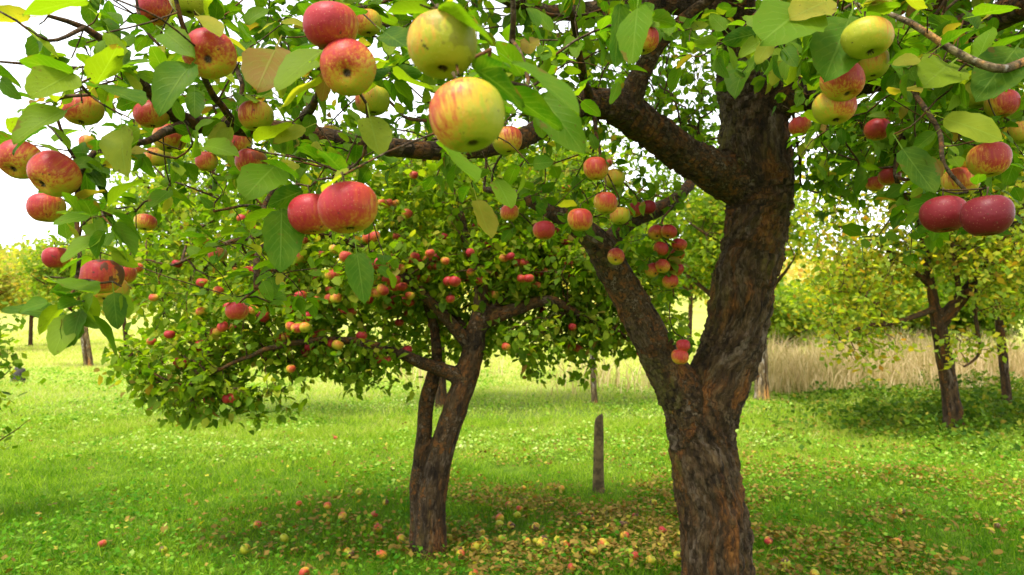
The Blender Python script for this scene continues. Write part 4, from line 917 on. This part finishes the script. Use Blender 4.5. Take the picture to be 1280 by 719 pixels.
x2, y2 = sample_field(190000, 9, 60, 1.5); c2 = patch(x2, y2, 1.1, 41)
X_ = np.concatenate([x1, x2]); Y_ = np.concatenate([y1, y2]); Cc = np.concatenate([c1, c2]); far = np.concatenate([np.zeros(len(x1)), np.ones(len(x2))])
hh = (0.035 + .10 * Cc * rgG.uniform(.4, 1.3, len(X_))) * (1 + far * np.clip(Y_ / 25, 0, 1.6)); ww = np.where(far > 0, .006 * Y_ / 5, .007)
tt_ = np.clip(rgG.normal(.26, .16, len(X_)) + sstep(5, 9, Y_) * .38 + sstep(9, 20, Y_) * .26, 0, 1)
blades('grass', X_, Y_, hh, ww, tt_, M_GRASS, lean=.6, seg=1, label='short bright green meadow grass under the apple trees', cat='grass')

def flat_leaves(name, x, y, hz, size, tint, mat, tilt, tpl, label, cat):
    n = len(x); z = ground_z(x, y) + hz; az = rgG.uniform(0, 6.283, n); a = np.stack([np.cos(az), np.sin(az), rgG.normal(0, tilt, n)], 1); a = unit(a)
    up = np.array([0, 0, 1.0]) + rgG.normal(0, tilt, (n, 3)); nn = unit(up - a * (up * a).sum(1)[:, None])
    V, Q, U, T = scatter_leaves(tpl, np.stack([x, y, z], 1), a, nn, size, tint)
    return tag(link(name, mesh_np(name, V, [Q], {'tint': T}, U), mat), label, cat, kind='stuff')
xw, yw = sample_field(105000, 3.0, 22, .7); cw = patch(xw, yw, .9, 51); k_ = cw + rgG.normal(0, .05, len(xw)) > .47; xw, yw = xw[k_], yw[k_]
flat_leaves('low_weeds', xw, yw, rgG.uniform(.02, .09, len(xw)), rgG.uniform(.018, .042, len(xw)) * (.8 + .07 * yw), np.clip(rgG.normal(.28, .17, len(xw)) + sstep(5, 9, yw) * .30, 0, .9), M_WEED, .45, TPL_FAR, 'low broad leaved weeds and clover mixed into the grass', 'weeds')
# brown leaves under the trees
nl = 24000; cx_ = np.concatenate([rgG.normal(1.2, 1.5, nl // 3), rgG.normal(.6, 1.3, nl // 3), rgG.normal(3.2, 1.6, nl // 3)]); cy_ = np.concatenate([rgG.normal(4.3, 1.2, nl // 3), rgG.normal(5.4, 1.1, nl // 3), rgG.normal(5.6, 1.7, nl // 3)])
m = (cy_ > 3.0); cx_, cy_ = cx_[m], cy_[m]
m = patch(cx_, cy_, 1.3, 61) + rgG.normal(0, .06, len(cx_)) > .46; cx_, cy_ = cx_[m], cy_[m]
xs, ys = sample_field(6500, 3.2, 14, .8); k_ = rgG.random(len(xs)) < .25 + .75 * sstep(.05, .35, xs / ys); xs, ys = xs[k_], ys[k_]; cx_ = np.concatenate([cx_, xs]); cy_ = np.concatenate([cy_, ys])
ns = 90; lit_t = np.clip(rgG.normal(.5, .26, len(cx_)), 0, 1)
flat_leaves('leaf_litter', cx_[ns:], cy_[ns:], rgG.uniform(.02, .07, len(cx_) - ns), rgG.uniform(.025, .055, len(cx_) - ns), lit_t[ns:], M_LITTER, .4, TPL_FAR, 'scattered brown and tan fallen leaves in the grass', 'leaf litter')
def where_on_ground(x, y):
    spots = [(TB[:2], 'near the foot of the thick trunk'), (T2[:2], 'near the foot of the twin stemmed tree'), (P(748, 610, 6.2)[:2], 'around the lone wooden post'), (P(1192, 540, 9.5)[:2] - [0, 2], 'in the leaf strewn shade before the dark undergrowth'),
             ((T2[:2] + TB[:2]) / 2, 'between the two apple tree trunks'), (T2[:2] + [-1.6, .3], 'on the open grass beyond the twin stems')]
    return min(spots, key=lambda q: math.hypot(q[0][0] - x, q[0][1] - y))[1]
LF = []
for (tv, tq, tu) in TPL_NEAR[:4]:
    m = mesh_np('fallen_leaf', tv, [tq], uv=tu); m.materials.append(M_LITTER_OBJ); LF.append(m)
fx, fy = sample_field(ns, 3.6, 5.6, .4, .72); fx = np.abs(fx) * np.where(rgG.random(ns) < .75, 1, -1)
for i in range(ns):
    o = bpy.data.objects.new('fallen_leaf', LF[i % 4]); C.objects.link(o); s_ = rgG.uniform(.05, .085)
    o.matrix_world = Matrix.Translation((fx[i], fy[i], gz1(fx[i], fy[i]) + .075)) @ Matrix.Rotation(rgG.uniform(0, 6.28), 4, 'Z') @ Matrix.Rotation(rgG.normal(0, .35), 4, 'X') @ Matrix.Rotation(rgG.normal(.1, .3), 4, 'Y') @ Matrix.Scale(s_, 4)
    tag(o, 'curled fallen leaf in grass ' + where_on_ground(fx[i], fy[i]), 'leaf', 'fallen leaves on the grass')
# windfalls
nf = 85; ax = np.concatenate([rgG.normal(.45, 1.0, 55), rgG.normal(-1.0, .9, 20), rgG.uniform(-3, 3, 10)]); ay = np.concatenate([rgG.normal(4.85, .6, 55), rgG.normal(4.9, .5, 20), rgG.uniform(4.2, 9, 10)])
for i in range(nf):
    if ay[i] < 3.9: ay[i] = 4.2 + rgG.random() * .6
    d = rgG.uniform(.05, .07); green = rgG.random() < .35
    o = apple_at((ax[i], ay[i], gz1(ax[i], ay[i]) + d * .42 + .02), d, rgG.normal(size=3) + np.array([0, 0, .4]), rgG.normal(size=3), float(rgG.uniform(.05, .3) if green else rgG.uniform(.45, .75)), 0, float(rgG.random() < .3), hi=False, name='fallen_apple')
    tag(o, ('yellow green' if green else 'red') + ' windfall apple in grass ' + where_on_ground(ax[i], ay[i]), 'apple', 'green windfalls under the trees' if green else 'red windfalls under the trees')

# tall dry grass belt and the shaded undergrowth at the right
n = 24000; xd = rgG.uniform(-3, 16, n); yd = rgG.uniform(14.5, 20, n); k_ = xd / yd > .30 + .12 * patch(xd, yd, .5, 73); k_ |= (rgG.random(n) < .12) & (patch(xd, yd, .5, 74) > .5); xd, yd = xd[k_], yd[k_]; cd = patch(xd, yd, .6, 71)
blades('dry_grass', xd, yd, (.35 + 1.5 * cd) * rgG.uniform(.45, 1.2, len(xd)) * np.clip((yd - 14) / 1.5, .3, 1), rgG.uniform(.012, .03, len(xd)), np.clip(rgG.normal(.42, .3, len(xd)) + (patch(xd, yd, .9, 77) - .5) * .9, 0, 1), M_DRY, lean=.3, seg=2, label='belt of tall straw coloured dry grass beyond the orchard', cat='dry grass')
n = 60000; xu = rgG.uniform(2.0, 13, n); yu = rgG.uniform(7.2, 16.5, n); cu = patch(xu, yu, .7, 81); fine = patch(xu, yu, 2.2, 83)
mass = np.clip((xu / yu - .34) * 4.5, 0, 1) * np.clip((yu - 7.4) / 2.2, 0, 1) * np.clip((cu - .25) * 2.2, 0, 1); k_ = rgG.random(n) < mass * 1.1; xu, yu, fine, mass = xu[k_], yu[k_], fine[k_], mass[k_]
flat_leaves('undergrowth', xu, yu, .02 + rgG.random(len(xu)) * mass * (.1 + .75 * np.clip(fine - .3, 0, 1) * 1.6), rgG.uniform(.05, .11, len(xu)), np.clip(rgG.normal(.45, .24, len(xu)), 0, 1), M_UNDER, .7, TPL_FAR, 'dark leafy undergrowth around the small dark forked tree', 'undergrowth')
